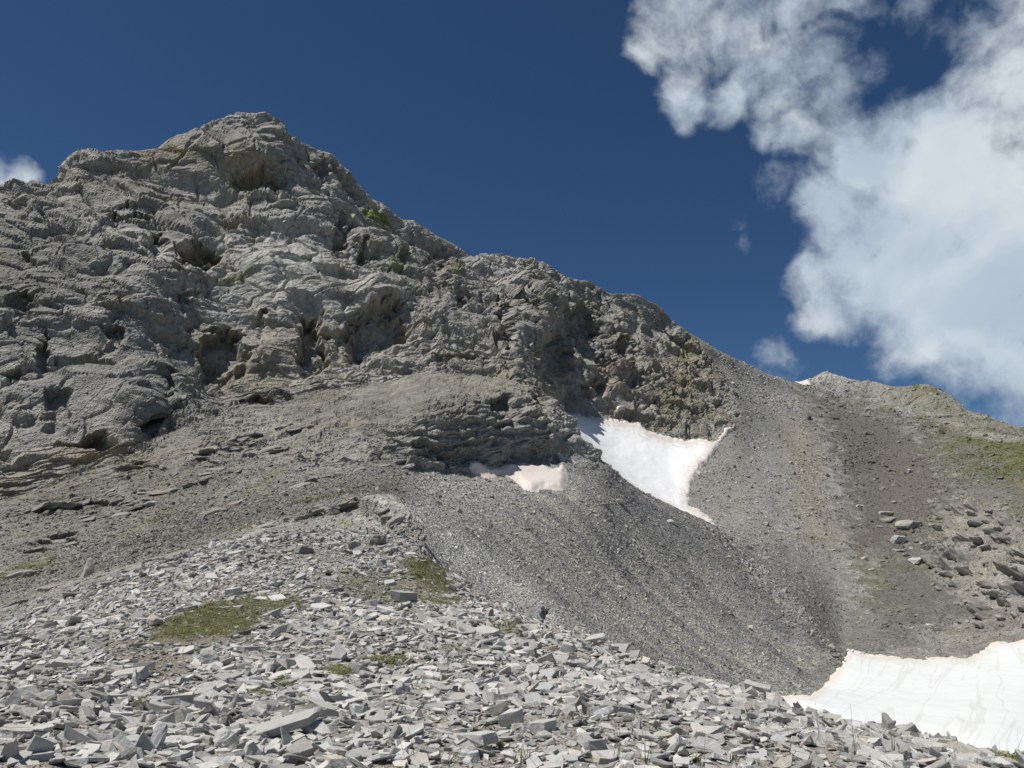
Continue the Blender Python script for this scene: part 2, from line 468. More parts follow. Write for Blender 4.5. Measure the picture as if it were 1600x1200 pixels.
# bedding planes dip to the left
bed = pw[:, 2] * 0.93 - pw[:, 0] * 0.30 + pw[:, 1] * 0.10
al = pw[:, 0] * 0.93 + pw[:, 2] * 0.30
q = np.stack([al, pw[:, 1], bed * 1.0], 1)
amp = np.clip(dist[idx] / 150, .25, 1.25) * np.where(r > .6, 1, .35 + r * .5)
h = np.zeros(len(idx), np.float32)
big_w = sstep(.5, .9, r)
rgh = (.12 + .25 * sstep(450, 650, project(p)[0])) + 1.0 * sstep(-.25, .45, perlin(p / 17.0, 47))
f1, c1 = facet(q / (20, 20, 19), 21, .95)
vj = sstep(560, 700, project(p)[0]).astype(np.float32); h += big_w * (f1 * 2.6 - c1 * .5) * (1 - .8 * ledgy.ravel()[idx])
f2, c2 = facet(q / (8.5, 8.5, 7.5), 22, 1.0); h += amp * (f2 * 1.75 - c2 * .6) * (1 - .7 * ledgy.ravel()[idx])
q2 = q + wv_[:, ::-1] * .4
f3, c3 = facet(q2 / (4.2, 4.2, 3.0), 23, 1.0)
qv = p + wv_ * .8
f3v, c3v = facet(qv / (2.4, 2.4, 5.5), 26, 1.0)
f3 = f3 * (1 - vj) + f3v * vj; c3 = c3 * (1 - vj) + c3v * vj; h += amp * (f3 * .6 - c3 * .28) * (.3 + .7 * rgh) * ok(3.5, idx)
f4, c4 = facet(q2 / (1.7, 1.7, 1.1), 24, 1.0)
f4v, c4v = facet(qv / (1.0, 1.0, 2.2), 27, 1.0)
f4 = f4 * (1 - vj) + f4v * vj; c4 = c4 * (1 - vj) + c4v * vj; h += amp * (f4 * .22 - c4 * .12) * rgh * ok(1.7, idx)
f5, c5 = facet(q2 / (.75, .75, .5), 25, 1.0); h += amp * (f5 * .08) * rgh * ok(.75, idx)
fl, cl_ = facet(q / (3.0, 3.0, .95), 28, .9); led = ledgy.ravel()[idx]
lm2 = np.exp(-((project(p)[0] - 700) / 230) ** 4 - ((project(p)[1] - 695) / 42) ** 2)
ph = (pw[:, 2] - pw[:, 0] * .06) / 1.15 + perlin(p / 9.0, 48) * .5
h += amp * lm2 * (.5 - (ph - np.floor(ph))) * .8
h += amp * led * (fl * .75 - cl_ * .12) * ok(1.0, idx)
h += amp * fbm(q / 14.0, 4, .46, 31, True) * .35 * big_w
# ledges: saw-tooth of the bedding coordinate
per = 3.1
ph = bed / per + perlin(p / 16.0, 41) * 1.2
sawt = ph - np.floor(ph)
lm = sstep(.05, .45, perlin(p / 24.0, 43)) + 2.0 * np.exp(-((project(p)[0] - 130) / 140) ** 2 - ((project(p)[1] - 715) / 36) ** 2)
h += amp * lm * (0.5 - sawt) * .4
ph = bed / 1.05 + perlin(p / 7.0, 42)
sawt = ph - np.floor(ph)
led = ledgy.ravel()[idx]
h += amp * (0.5 - sawt) * (.08 + .38 * led) * ok(1.6, idx)
disp[idx] += h * np.minimum(1, r * 1.3)
# scree: runnels down the fall line and coarse stones
idx = np.where((rk < .9) & (dist > 33))[0]
p = P0[idx]; s1 = 1 - rk[idx]
f1, c1 = facet(p / 1.1, 61, .9)
f2, c2 = facet(p / .42, 62, .9)
cl = sstep(-.1, .5, fbm(p / 13.0, 3, .55, 63))
k_ = (1 - snowm.ravel()[idx])
disp[idx] += s1 * k_ * (f1 * (.03 + .09 * cl) * ok(1.1, idx) + f2 * .03 * ok(.42, idx) * np.clip(dist[idx] / 90, .4, 1.6))
f3, c3 = facet(p / 4.0, 64, .8)
disp[idx] += s1 * k_ * f3 * .3 * cl * sstep(60, 120, dist[idx])
# foreground: gentle bumps only, the stones are objects
idx = np.where(dist < 45)[0]
disp[idx] += (fbm(P0[idx] / 2.2, 4, .5, 71) * .10 + fbm(P0[idx] / 7.0, 2, .5, 72) * .25 * sstep(9, 20, dist[idx])) * (1 - sstep(38, 45, dist[idx]))
# snow: soft hollows
idx = np.where(snowm.ravel() > .05)[0]
disp[idx] += fbm(P0[idx] / (6, 6, 6), 3, .5, 81) * .18 * snowm.ravel()[idx]

sgr = np.full(len(P0), 0.0)
for k in ('upper', 'middle', 'sliver', 'ledge'):
    sgr = np.maximum(sgr, sstep(-26, -5, SNOW[k]['sd'].ravel()))
disp = disp * (1 - sgr) + np.minimum(disp, .05) * sgr
# named hollows and overhangs of the face: column, row, half-width, half-height, depth (m), sharp-top
HOL = [(345, 552, 42, 42, 8, 1), (140, 682, 56, 24, 6, 1), (240, 668, 26, 14, 4, 1), (588, 522, 52, 40, 8, 1), (486, 535, 26, 55, 7, 1), (411, 497, 9, 11, 3, 1),
       (312, 405, 30, 28, 7, 1), (245, 385, 26, 26, 5, 1), (398, 292, 50, 18, 5, 1), (512, 262, 22, 22, 4, 1), (535, 372, 16, 42, 5, 1), (566, 400, 9, 22, 3, 1), (550, 290, 18, 20, 3, 1),
       (792, 515, 14, 55, 5, 1), (682, 432, 18, 50, 4, 1), (905, 505, 34, 36, 5, 1), (862, 560, 26, 42, 5, 1), (972, 552, 20, 30, 5, 1), (940, 580, 20, 12, 3, 1), (1092, 586, 18, 16, 4, 1),
       (812, 476, 40, 11, 4, 1), (785, 645, 26, 18, 3, 1), (842, 632, 16, 32, 4, 1), (90, 625, 24, 24, 3, 1), (205, 335, 45, 9, 3, 1), (70, 550, 10, 26, 3, 1), (178, 535, 16, 22, 3, 1), (405, 640, 30, 10, 3, 1),
       (452, 634, 9, 12, 2.5, 1), (320, 742, 26, 8, 1.3, 1), (80, 846, 46, 11, 1.2, 1), (860, 962, 14, 16, .8, 1), (140, 797, 110, 6, .9, 1), (660, 700, 22, 10, 1.6, 1), (700, 715, 60, 14, 1.6, 1), (840, 712, 60, 16, 2.0, 1),
       (215, 745, 40, 9, 1.5, 1), (30, 470, 34, 12, 3, 1), (25, 585, 30, 12, 2.5, 1), (290, 470, 26, 10, 2, 1), (630, 410, 9, 22, 2, 1), (720, 560, 50, 6, 1.6, 1), (1040, 505, 12, 14, 2, 1),
       (990, 600, 14, 30, 2.5, 1), (925, 610, 22, 12, 3, 1), (255, 600, 16, 12, 2, 1), (640, 480, 20, 14, 2, 1), (720, 480, 14, 30, 2.5, 1), (160, 400, 12, 6, 1.6, 1)]
BUL = [(400, 245, 50, 34, 3.0), (575, 480, 48, 34, 3.5), (300, 360, 45, 30, 3), (165, 705, 60, 30, 2.0), (450, 450, 60, 60, 3.0), (860, 480, 60, 40, 3), (1080, 560, 30, 40, 2), (390, 590, 40, 40, 2.5), (200, 470, 60, 50, 2), (955, 520, 30, 30, 2), (1570, 890, 22, 30, 3)]
inw = np.zeros_like(P0)
pxr, pyr = PX.ravel(), PY.ravel()
jx = fbm(P0 / 3.5, 3, .6, 91) * 15; jy = fbm(P0 / 3.5, 3, .6, 95) * 13
row = TT.ravel()
out = np.zeros(len(P0))
for (cx, cy, rx, ry, dp, _) in HOL:
    m = (np.abs(pxr - cx) < rx * 2 + 12) & (np.abs(pyr - cy) < ry * 2 + 12) & (row > TI['F']) & (row < TI['P'])
    jj = min(1.0, max(rx, ry) / 26.0)
    u = (pxr[m] + jx[m] * jj - cx) / rx; v = (pyr[m] + jy[m] * jj - cy) / ry
    e = np.sqrt(u * u + np.where(v < 0, v * v, v * v * .8))
    f = (1 - sstep(.55, 1.0, e)) * (1 - .75 * sstep(-.1, 1.0, v))
    out[m] = np.minimum(out[m], -dp * .72 * f)
for (cx, cy, rx, ry, dp) in BUL:
    m = (np.abs(pxr - cx) < rx * 2) & (np.abs(pyr - cy) < ry * 2) & (row > TI['F']) & (row < TI['P'])
    u = (pxr[m] - cx) / rx; v = (pyr[m] - cy) / ry
    out[m] += dp * np.exp(-(u * u + v * v) ** 1.3)
hn = Nn.copy(); hn[:, 2] = 0.12
hn /= np.linalg.norm(hn, axis=1, keepdims=True) + 1e-9
# the skyline keeps its surveyed height: relief fades a little at the crest
crest = 1 - .72 * np.exp(-((row - TI['P']) / 9.0) ** 2)
POS = P0 + Nn * (disp * crest)[:, None] + hn * out[:, None]
POS = POS.reshape(NR, NC, 3)

# ------------------------------------------------------------------ colours of the ground itself (albedo)
col = np.zeros((NR, NC, 3)); col[:] = (.265, .258, .24)


def tint(m, c):
    global col
    m = np.clip(m, 0, 1)[..., None]
    col = col * (1 - m) + np.array(c) * m


def N2(sc, o=4, s=0, g=.55, an=None):
    return fbm(m2 / sc if an is None else m2 / np.array(an) / sc, o, g, s).reshape(NR, NC)


nA = N2(18, 5, 101); nB = N2(5, 5, 102); nC = N2(1.3, 3, 103)
streak = fbm(np.stack([az[None, :].repeat(NR, 0).ravel() * 90 + nA.ravel() * 1.2, R2.ravel() / 60, Z2.ravel() / 60], 1), 4, .6, 104).reshape(NR, NC)
fall = sstep(-.5, .5, streak)
# scree bowl
str2 = fbm(np.stack([(m2[:, 0] * .57 + m2[:, 1] * .81) / 3.2 + nA.ravel() * .5, (m2[:, 0] * .81 - m2[:, 1] * .57) / 45, m2[:, 2] / 30], 1), 4, .55, 106).reshape(NR, NC)
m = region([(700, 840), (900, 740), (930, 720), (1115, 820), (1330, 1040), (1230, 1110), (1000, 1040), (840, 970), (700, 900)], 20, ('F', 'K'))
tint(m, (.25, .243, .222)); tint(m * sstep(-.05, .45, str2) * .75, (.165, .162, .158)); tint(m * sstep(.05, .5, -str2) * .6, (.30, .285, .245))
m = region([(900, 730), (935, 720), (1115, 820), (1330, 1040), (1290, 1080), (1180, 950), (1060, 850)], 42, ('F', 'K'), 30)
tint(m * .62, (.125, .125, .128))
m = region([(690, 820), (760, 860), (880, 960), (960, 1010), (860, 975), (740, 920), (660, 850), (640, 780)], 22, ('F', 'I'))
tint(m, (.36, .352, .328))
gul = region([(1060, 500), (1250, 598), (1330, 680), (1380, 760), (1350, 900), (1330, 1030), (1130, 840), (1075, 790), (1120, 700), (1150, 660)], 22, ('J', 'Z'), 20)
tint(gul, (.25, .245, .228)); tint(gul * sstep(0, .6, streak) * .5, (.18, .178, .172))
tint(region([(1215, 660), (1270, 650), (1290, 780), (1320, 850), (1260, 860), (1230, 740)], 24, ('J', 'Z'), 20) * .6, (.25, .225, .17))
tint(region([(1110, 690), (1160, 660), (1180, 800), (1250, 900), (1130, 830), (1090, 770)], 24, ('J', 'Z'), 20) * .45, (.20, .188, .155))
low = region([(1110, 850), (1200, 870), (1300, 900), (1420, 1000), (1400, 1060), (1290, 1090), (1180, 960)], 50, ('I', 'Z'), 40)
tint(low * .75, (.172, .167, .15))
low2 = region([(1380, 860), (1480, 880), (1640, 960), (1640, 1040), (1290, 1040), (1330, 960)], 50, ('H', 'Z'), 40)
tint(low2 * .85, (.15, .144, .126))
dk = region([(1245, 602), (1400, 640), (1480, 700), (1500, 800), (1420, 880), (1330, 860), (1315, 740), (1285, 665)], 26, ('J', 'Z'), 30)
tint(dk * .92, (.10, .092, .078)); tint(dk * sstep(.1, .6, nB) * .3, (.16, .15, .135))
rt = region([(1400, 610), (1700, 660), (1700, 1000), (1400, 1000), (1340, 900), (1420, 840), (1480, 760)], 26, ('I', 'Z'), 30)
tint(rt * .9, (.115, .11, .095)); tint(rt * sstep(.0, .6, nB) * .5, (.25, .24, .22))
grs = region([(1375, 600), (1440, 598), (1510, 640), (1700, 665), (1760, 800), (1600, 760), (1530, 700), (1430, 640)], 14, ('L', 'Z'), 24)
tint(grs * .8, (.14, .126, .078)); tint(grs * sstep(-.4, .2, nB) * .8, (.085, .10, .028))
g2 = region([(1440, 690), (1560, 650), (1720, 700), (1760, 800), (1600, 770), (1500, 735)], 22, ('L', 'Z'), 30)
tint(g2 * .75 * sstep(-.4, .3, nB), (.085, .098, .035))
for (cx, cy, rx, ry, st_) in [(1380, 900, 60, 50, .5), (1600, 790, 60, 40, .5), (1380, 640, 60, 20, .35), (1500, 880, 50, 30, .3)]:
    tint(np.exp(-((PX - cx) / rx) ** 2 - ((PY - cy) / ry) ** 2) * sstep(-.2, .4, nB) * st_ * (TT > TI['H']), (.10, .105, .04))
# left slope: tan soil and thin turf between ledges
lf = region([(-900, 800), (240, 740), (480, 750), (620, 700), (650, 780), (560, 790), (340, 850), (0, 960), (-900, 1000)], 20, ('F', 'L'))
tint(lf * .85, (.19, .183, .16)); tint(lf * sstep(.15, .6, nB) * .45, (.165, .155, .10)); tint(lf * sstep(.0, .5, -nA) * .5, (.27, .262, .24))
tint(region([(200, 690), (340, 630), (620, 585), (860, 580), (880, 700), (640, 700), (480, 740), (300, 760), (200, 760)], 20, ('H', 'M')) * .9, (.165, .158, .136)); tint(lf * sstep(.2, .6, N2(7, 4, 107)) * .55, (.12, .125, .05))
tint(lf * sstep(.1, .6, nA) * .5, (.29, .28, .26))
# bedrock
tint(rock * .85, (.258, .25, .23))
tint(rock * sstep(.0, .55, nA) * .7, (.38, .365, .33))
tint(rock * sstep(.05, .5, N2(12, 5, 109, .6)) * .55, (.19, .178, .155))
tint(rock * sstep(.15, .5, N2(9, 4, 110)) * .45, (.25, .215, .15))
tint(rock * sstep(.1, .5, nB) * .3, (.41, .395, .36))
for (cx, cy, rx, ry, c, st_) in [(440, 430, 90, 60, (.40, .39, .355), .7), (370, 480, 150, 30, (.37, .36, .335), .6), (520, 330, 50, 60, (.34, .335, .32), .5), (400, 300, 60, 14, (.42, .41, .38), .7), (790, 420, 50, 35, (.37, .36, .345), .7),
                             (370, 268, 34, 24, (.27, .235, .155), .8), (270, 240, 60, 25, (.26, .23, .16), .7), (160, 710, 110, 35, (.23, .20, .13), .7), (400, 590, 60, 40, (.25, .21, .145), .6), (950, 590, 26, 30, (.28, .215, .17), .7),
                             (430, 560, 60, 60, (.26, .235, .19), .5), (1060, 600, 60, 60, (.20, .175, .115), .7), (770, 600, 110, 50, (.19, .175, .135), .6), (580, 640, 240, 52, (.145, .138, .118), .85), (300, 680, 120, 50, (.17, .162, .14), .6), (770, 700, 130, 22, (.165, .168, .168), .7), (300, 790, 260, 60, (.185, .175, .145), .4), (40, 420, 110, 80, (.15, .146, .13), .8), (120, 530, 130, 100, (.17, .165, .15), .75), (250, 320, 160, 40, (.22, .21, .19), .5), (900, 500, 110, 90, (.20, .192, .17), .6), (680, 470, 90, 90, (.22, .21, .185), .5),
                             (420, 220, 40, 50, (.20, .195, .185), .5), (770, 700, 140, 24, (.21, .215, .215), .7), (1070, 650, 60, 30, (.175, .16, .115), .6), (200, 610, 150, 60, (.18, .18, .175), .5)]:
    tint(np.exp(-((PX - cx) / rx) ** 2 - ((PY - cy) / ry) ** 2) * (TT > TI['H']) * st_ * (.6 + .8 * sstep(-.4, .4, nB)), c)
grn = np.zeros((NR, NC))
for (cx, cy, rx, ry, rot, st_) in [(595, 338, 26, 15, .5, 1.0), (618, 420, 14, 22, .4, .6), (712, 425, 12, 18, .4, .6), (375, 437, 28, 7, 0, .5), (365, 295, 16, 6, 0, .4), (545, 820, 28, 12, .2, .4), (40, 885, 60, 8, -.3, .6), (370, 695, 40, 6, 0, .3),
                                   (410, 760, 50, 6, -.5, .22), (210, 830, 60, 4, -.4, .22), (1070, 545, 14, 30, .4, .4), (1370, 905, 30, 26, 0, .15), (420, 860, 40, 8, 0, .3)]:
    u = (PX - cx) * math.cos(rot) + (PY - cy) * math.sin(rot); v = -(PX - cx) * math.sin(rot) + (PY - cy) * math.cos(rot)
    grn = np.maximum(grn, st_ * sstep(.0, .7, 1.1 - (u / rx) ** 2 - (v / ry) ** 2 + nB * .9 + nC * .5) * (TT > TI['E']))
tint(grn * .95, (.15, .165, .045))
# the near ridge: brown soil and grit under the slabs
near = (TT <= TI['F']) * 1.0
tint(near, (.255, .24, .21)); tint(near * (TT > TI['E'] - 10), (.27, .264, .242)); tint(near * sstep(0, .5, nC) * .5, (.20, .175, .135))
GREEN_FG = [(330, 972, 105, 24, -.22, 1.0), (430, 948, 60, 10, 0, .7), (590, 920, 90, 26, .2, .35), (665, 900, 45, 20, .4, .85), (690, 937, 40, 8, 0, .8), (605, 1028, 40, 12, -.1, .9), (535, 1047, 30, 12, .2, 1.0), (445, 1065, 14, 8, 0, .9),
            (395, 1080, 16, 6, 0, .5), (785, 985, 40, 10, .2, .6), (610, 975, 20, 6, 0, .5), (220, 1110, 16, 8, 0, .5), (1590, 1192, 60, 10, .1, .9), (1500, 1180, 40, 7, .2, .6), (1290, 1125, 16, 6, 0, .5), (410, 1090, 14, 6, 0, .6),
            (1060, 1045, 30, 6, .3, .4), (715, 1015, 20, 6, 0, .4), (180, 1045, 70, 26, .2, .0)]
SOIL_FG = [(220, 1030, 90, 30, .3, .9), (330, 985, 130, 34, -.2, .9), (590, 925, 110, 30, .2, .6), (100, 1080, 60, 14, 0, .6), (660, 905, 60, 30, .4, .6)]
gfg = np.zeros((NR, NC)); sfg = np.zeros((NR, NC))


def blob(L, X, Y, nz):
    o = np.zeros(X.shape)
    for (cx, cy, rx, ry, rot, st_) in L:
        u = (X - cx) * math.cos(rot) + (Y - cy) * math.sin(rot); v = -(X - cx) * math.sin(rot) + (Y - cy) * math.cos(rot)
        o = np.maximum(o, st_ * sstep(.0, .8, 1.15 - (u / rx) ** 2 - (v / ry) ** 2 + nz))
    return o


mm = TT <= TI['F']
tint(blob(SOIL_FG, PX, PY, nC) * mm * .8, (.205, .18, .13))
tint(blob(GREEN_FG, PX, PY, nC * 1.4) * mm * .4, (.14, .14, .07))
col *= (1 + .16 * nC + .10 * N2(.45, 2, 111))[..., None]
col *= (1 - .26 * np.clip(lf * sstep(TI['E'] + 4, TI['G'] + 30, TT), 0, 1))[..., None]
col = np.clip(col * 1.12, .02, .6)


# ------------------------------------------------------------------ materials
def material(name):
    m = bpy.data.materials.new(name)
    m.use_nodes = True
    n = NT(m.node_tree)
    b = n.new('ShaderNodeBsdfPrincipled')
    b.inputs['Roughness'].default_value = 0.9
    b.inputs['Specular IOR Level'].default_value = 0.25
    o = n.new('ShaderNodeOutputMaterial')
    n.t.links.new(b.outputs[0], o.inputs[0])
    return m, n, b


def bump(n, b, hgt, dist_, strength=1.0, prev=None):
    x = n.new('ShaderNodeBump')
    x.inputs['Strength'].default_value = strength
    x.inputs['Distance'].default_value = dist_
    n.put(x.inputs['Height'], hgt)
    if prev is not None: n.put(x.inputs['Normal'], prev)
    return x.outputs[0]


def terrain_mat(name, sc, bd, speck):
    m, n, b = material(name)
    g = n.new('ShaderNodeNewGeometry').outputs['Position']
    a = n.new('ShaderNodeAttribute', attribute_name='tint').outputs['Color']
    v1 = n.voro(g, 2.6 / sc); v2 = n.voro(g, 6.5 / sc)
    ns = n.noise(g, 1.6 / sc, 8, .65, .3)
    f = n.math('MULTIPLY_ADD', n.math('SUBTRACT', n.vmath('DOT_PRODUCT', v1.outputs['Color'], (.33, .33, .33)), .5), speck, 1.0)
    f2 = n.math('MULTIPLY_ADD', n.math('SUBTRACT', n.vmath('DOT_PRODUCT', v2.outputs['Color'], (.33, .33, .33)), .5), speck * 1.3, f)
    f3 = n.math('MULTIPLY_ADD', n.math('SUBTRACT', ns.outputs[0], .5), .9, f2)
    sc_ = n.new('ShaderNodeCombineXYZ')
    for i in range(3): n.put(sc_.inputs[i], f3)
    c = n.mix(1.0, a, sc_.outputs[0], 'MULTIPLY')
    # faint lichen and rust blotches
    ln = n.noise(g, .8 / sc, 5, .6)
    c = n.mix(n.ramp(ln.outputs[0], .56, .72, 0, .35), c, n.mix(1.0, c, (1.12, 1.0, .78), 'MULTIPLY'))
    n.put(b.inputs['Base Color'], c)
    hh = n.math('MULTIPLY_ADD', ns.outputs[0], 1.4, v2.outputs['Distance'])
    nb = bump(n, b, hh, bd)
    vb = n.math('ADD', v1.outputs['Distance'], 0.0)
    nb = bump(n, b, vb, bd * 1.2, .8, nb)
    n.put(b.inputs['Normal'], nb)
    return m


M_rock = terrain_mat("grey_limestone", 1.6, .14, .28)
M_scree = terrain_mat("grey_scree", .8, .08, .8)
M_near = terrain_mat("gritty_soil", .12, .02, .7)


def stone_mat(name, mode, base=(.41, .402, .38)):
    m, n, b = material(name)
    g = n.new('ShaderNodeNewGeometry').outputs['Position']
    tn = None
    if mode == 'instance': tn = n.new('ShaderNodeAttribute', attribute_name='tint', attribute_type='INSTANCER').outputs['Color']
    if mode == 'object':
        rnd = n.new('ShaderNodeObjectInfo').outputs['Random']
    elif mode == 'instance':
        rnd = n.new('ShaderNodeAttribute', attribute_name='rnd', attribute_type='INSTANCER').outputs['Fac']
    oi = n.new('ShaderNodeCombineXYZ'); n.put(oi.inputs[0], rnd); n.put(oi.inputs[1], n.math('MULTIPLY', rnd, 7.3))
    wn = n.new('ShaderNodeTexWhiteNoise', noise_dimensions='3D'); n.put(wn.inputs['Vector'], oi.outputs[0])
    c0 = n.mix(wn.outputs['Value'], tuple(x * .80 for x in base), tuple(min(.7, x * 1.16) for x in base))
    if tn is not None:
        base = (1, 1, 1)
        k1 = n.math('MULTIPLY_ADD', wn.outputs['Value'], .75, .62)
        kk = n.new('ShaderNodeCombineXYZ')
        for i in range(3): n.put(kk.inputs[i], k1)
        c0 = n.mix(1.0, tn, kk.outputs[0], 'MULTIPLY')
    sep = n.new('ShaderNodeSeparateColor'); n.put(sep.inputs[0], wn.outputs['Color'])
    c0 = n.mix(n.ramp(sep.outputs[1], .72, 1.0, 0, .6), c0, n.mix(1.0, c0, (.98, .89, .72), 'MULTIPLY'))
    c0 = n.mix(n.ramp(sep.outputs[2], .8, 1.0, 0, .5), c0, n.mix(1.0, c0, (.93, 1.0, 1.10), 'MULTIPLY'))
    ns = n.noise(g, 14, 8, .65, .4); n2 = n.noise(g, 60, 5, .6); n3 = n.noise(g, 4, 4, .6)
    f = n.math('MULTIPLY_ADD', n.math('SUBTRACT', ns.outputs[0], .5), .55, 1.0)
    f = n.math('MULTIPLY_ADD', n.math('SUBTRACT', n2.outputs[0], .5), .35, f)
    cc = n.new('ShaderNodeCombineXYZ')
    for i in range(3): n.put(cc.inputs[i], f)
    c = n.mix(1.0, c0, cc.outputs[0], 'MULTIPLY')
    c = n.mix(n.ramp(n3.outputs[0], .58, .7, 0, .3), c, n.mix(1.0, c, (1.05, .95, .78), 'MULTIPLY'))
    n.put(b.inputs['Base Color'], c)
    b.inputs['Roughness'].default_value = .8
    n.put(b.inputs['Normal'], bump(n, b, n.math('MULTIPLY_ADD', n2.outputs[0], .3, ns.outputs[0]), .02, .8))
    return m


M_stone = stone_mat("limestone_shard", 'object')
M_stone_i = stone_mat("limestone_chip", 'instance')
M_scree_i = stone_mat("scree_chip", 'instance', (.245, .24, .222))
M_boulder = stone_mat("weathered_boulder", 'object', (.27, .258, .232))


def snow_mat(bright, dk_=1.0):
    m, n, b = material("old_snow")
    g = n.new('ShaderNodeNewGeometry').outputs['Position']
    ed = n.new('ShaderNodeAttribute', attribute_name='edge').outputs['Fac']
    ns = n.noise(g, .9, 8, .65, .3); n2 = n.noise(g, 6, 6, .7)
    # runnels of dust left by melt water
    cb = n.new('ShaderNodeCombineXYZ')
    wob = n.math('MULTIPLY', n.noise(g, .05, 2, .5).outputs[0], 1.3)
    n.put(cb.inputs[0], n.math('ADD', n.math('MULTIPLY', n.vmath('DOT_PRODUCT', g, (.86, -.51, 0)), .36), wob))
    n.put(cb.inputs[1], n.math('MULTIPLY', n.vmath('DOT_PRODUCT', g, (.51, .86, 0)), .018))
    rl = n.noise(cb.outputs[0], 1.0, 4, .5, .25)
    dirt = n.math('ADD', n.ramp(n.math('ABSOLUTE', n.math('SUBTRACT', rl.outputs[0], .5)), .022, .0, 0, .5 * dk_), n.ramp(ns.outputs[0], .60, .78, 0, .25))
    e2 = n.math('MULTIPLY', n.ramp(n.math('MULTIPLY_ADD', n.math('SUBTRACT', ns.outputs[0], .5), 1.6, ed), .10, .75, 1.0, 0.0), .85)
    c = n.mix(e2, bright, (.62, .545, .48))
    c = n.mix(dirt, c, (.50, .49, .45))
    c = n.mix(n.ramp(n2.outputs[0], .62, .72, 0, .25), c, (.55, .48, .40))
    n.put(b.inputs['Base Color'], c)
    b.inputs['Roughness'].default_value = .6
    n.put(b.inputs['Normal'], bump(n, b, n.math('MULTIPLY_ADD', n2.outputs[0], .25, ns.outputs[0]), .10, .7))
    return m


M_snow = snow_mat((.63, .65, .645))
M_snow2 = snow_mat((.86, .86, .85), .25)


def plain(name, c, c2=None, scale=20, trans=0.0):
    m, n, b = material(name)
    g = n.new('ShaderNodeNewGeometry').outputs['Position']
    ns = n.noise(g, scale, 4, .6)
    n.put(b.inputs['Base Color'], n.mix(n.ramp(ns.outputs[0], .35, .65), c, c2 or c))
    return m


M_moss = plain("cushion_leaves", (.11, .125, .035), (.22, .22, .085), 25)
M_blade = plain("dry_grass_blade", (.13, .12, .06), (.08, .095, .03), 12)
M_bird = plain("dark_feathers", (.03, .03, .035), (.05, .05, .05), 6)


# ------------------------------------------------------------------ building objects
def mesh_np(name, V, F, mat, smooth=False):
    me = bpy.data.meshes.new(name)
    me.vertices.add(len(V)); me.vertices.foreach_set('co', np.asarray(V, np.float32).ravel())
    F = np.asarray(F, np.int32)
    nf, k = F.shape
    me.loops.add(nf * k); me.loops.foreach_set('vertex_index', F.ravel())
    me.polygons.add(nf); me.polygons.foreach_set('loop_start', np.arange(nf, dtype=np.int32) * k)
    me.polygons.foreach_set('loop_total', np.full(nf, k, np.int32))
    me.update(calc_edges=True)
    me.polygons.foreach_set('use_smooth', np.full(nf, smooth))
    me.materials.append(mat)
    return me


def link(name, me, parent=None, **props):
    o = bpy.data.objects.new(name, me)
    S.collection.objects.link(o)
    if parent: o.parent = parent
    for k, v in props.items(): o[k] = v
    return o


ID = np.arange(NR * NC).reshape(NR, NC)
QF = np.stack([ID[:-1, :-1], ID[:-1, 1:], ID[1:, 1:], ID[1:, :-1]], -1)     # (NR-1, NC-1, 4)
rf = TT[:-1, :-1]; pf = PX[:-1, :-1]; pyf = PY[:-1, :-1]
edge_x = 1085 + (pyf - 560) * .0
isnear = rf < TI['E'] + 13
isslope = ~isnear & (rf < TI['I'])
ismount = (rf >= TI['I']) & ((pf < 1062) | ((pf < 1152) & (rock[:-1, :-1] > .35) & (rf >= TI['L'])) | ((rf < TI['J']) & (pf < 1330)))
isright = (rf >= TI['I']) & ~ismount


def sub_mesh(name, mask, mat, V, attrs, smooth=False):
    F = QF[mask]
    used, inv = np.unique(F, return_inverse=True)
    me = mesh_np(name, V.reshape(-1, 3)[used], inv.reshape(F.shape), mat, smooth)
    for k, A in attrs.items():
        if A.ndim == 3:
            at = me.color_attributes.new(k, 'FLOAT_COLOR', 'POINT')
            c4 = np.ones((len(used), 4), np.float32); c4[:, :3] = A.reshape(-1, 3)[used]
            at.data.foreach_set('color', c4.ravel())
        else:
            at = me.attributes.new(k, 'FLOAT', 'POINT')
            at.data.foreach_set('value', A.ravel()[used].astype(np.float32))
    return me


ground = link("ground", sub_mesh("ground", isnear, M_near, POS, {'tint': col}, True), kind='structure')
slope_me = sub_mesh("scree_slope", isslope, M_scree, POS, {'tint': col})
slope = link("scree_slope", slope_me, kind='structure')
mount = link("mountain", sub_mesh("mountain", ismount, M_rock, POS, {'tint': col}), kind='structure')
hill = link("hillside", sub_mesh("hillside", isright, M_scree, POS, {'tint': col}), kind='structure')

# the valley floor far below, out to the horizon
vg = mesh_np("valley", [(-9000, -9000, -175), (9000, -9000, -175), (9000, 9000, -175), (-9000, 9000, -175)], [(0, 1, 2, 3)], plain("valley_turf", (.07, .08, .035), (.14, .13, .10), .02))
link("valley", vg, kind='structure')

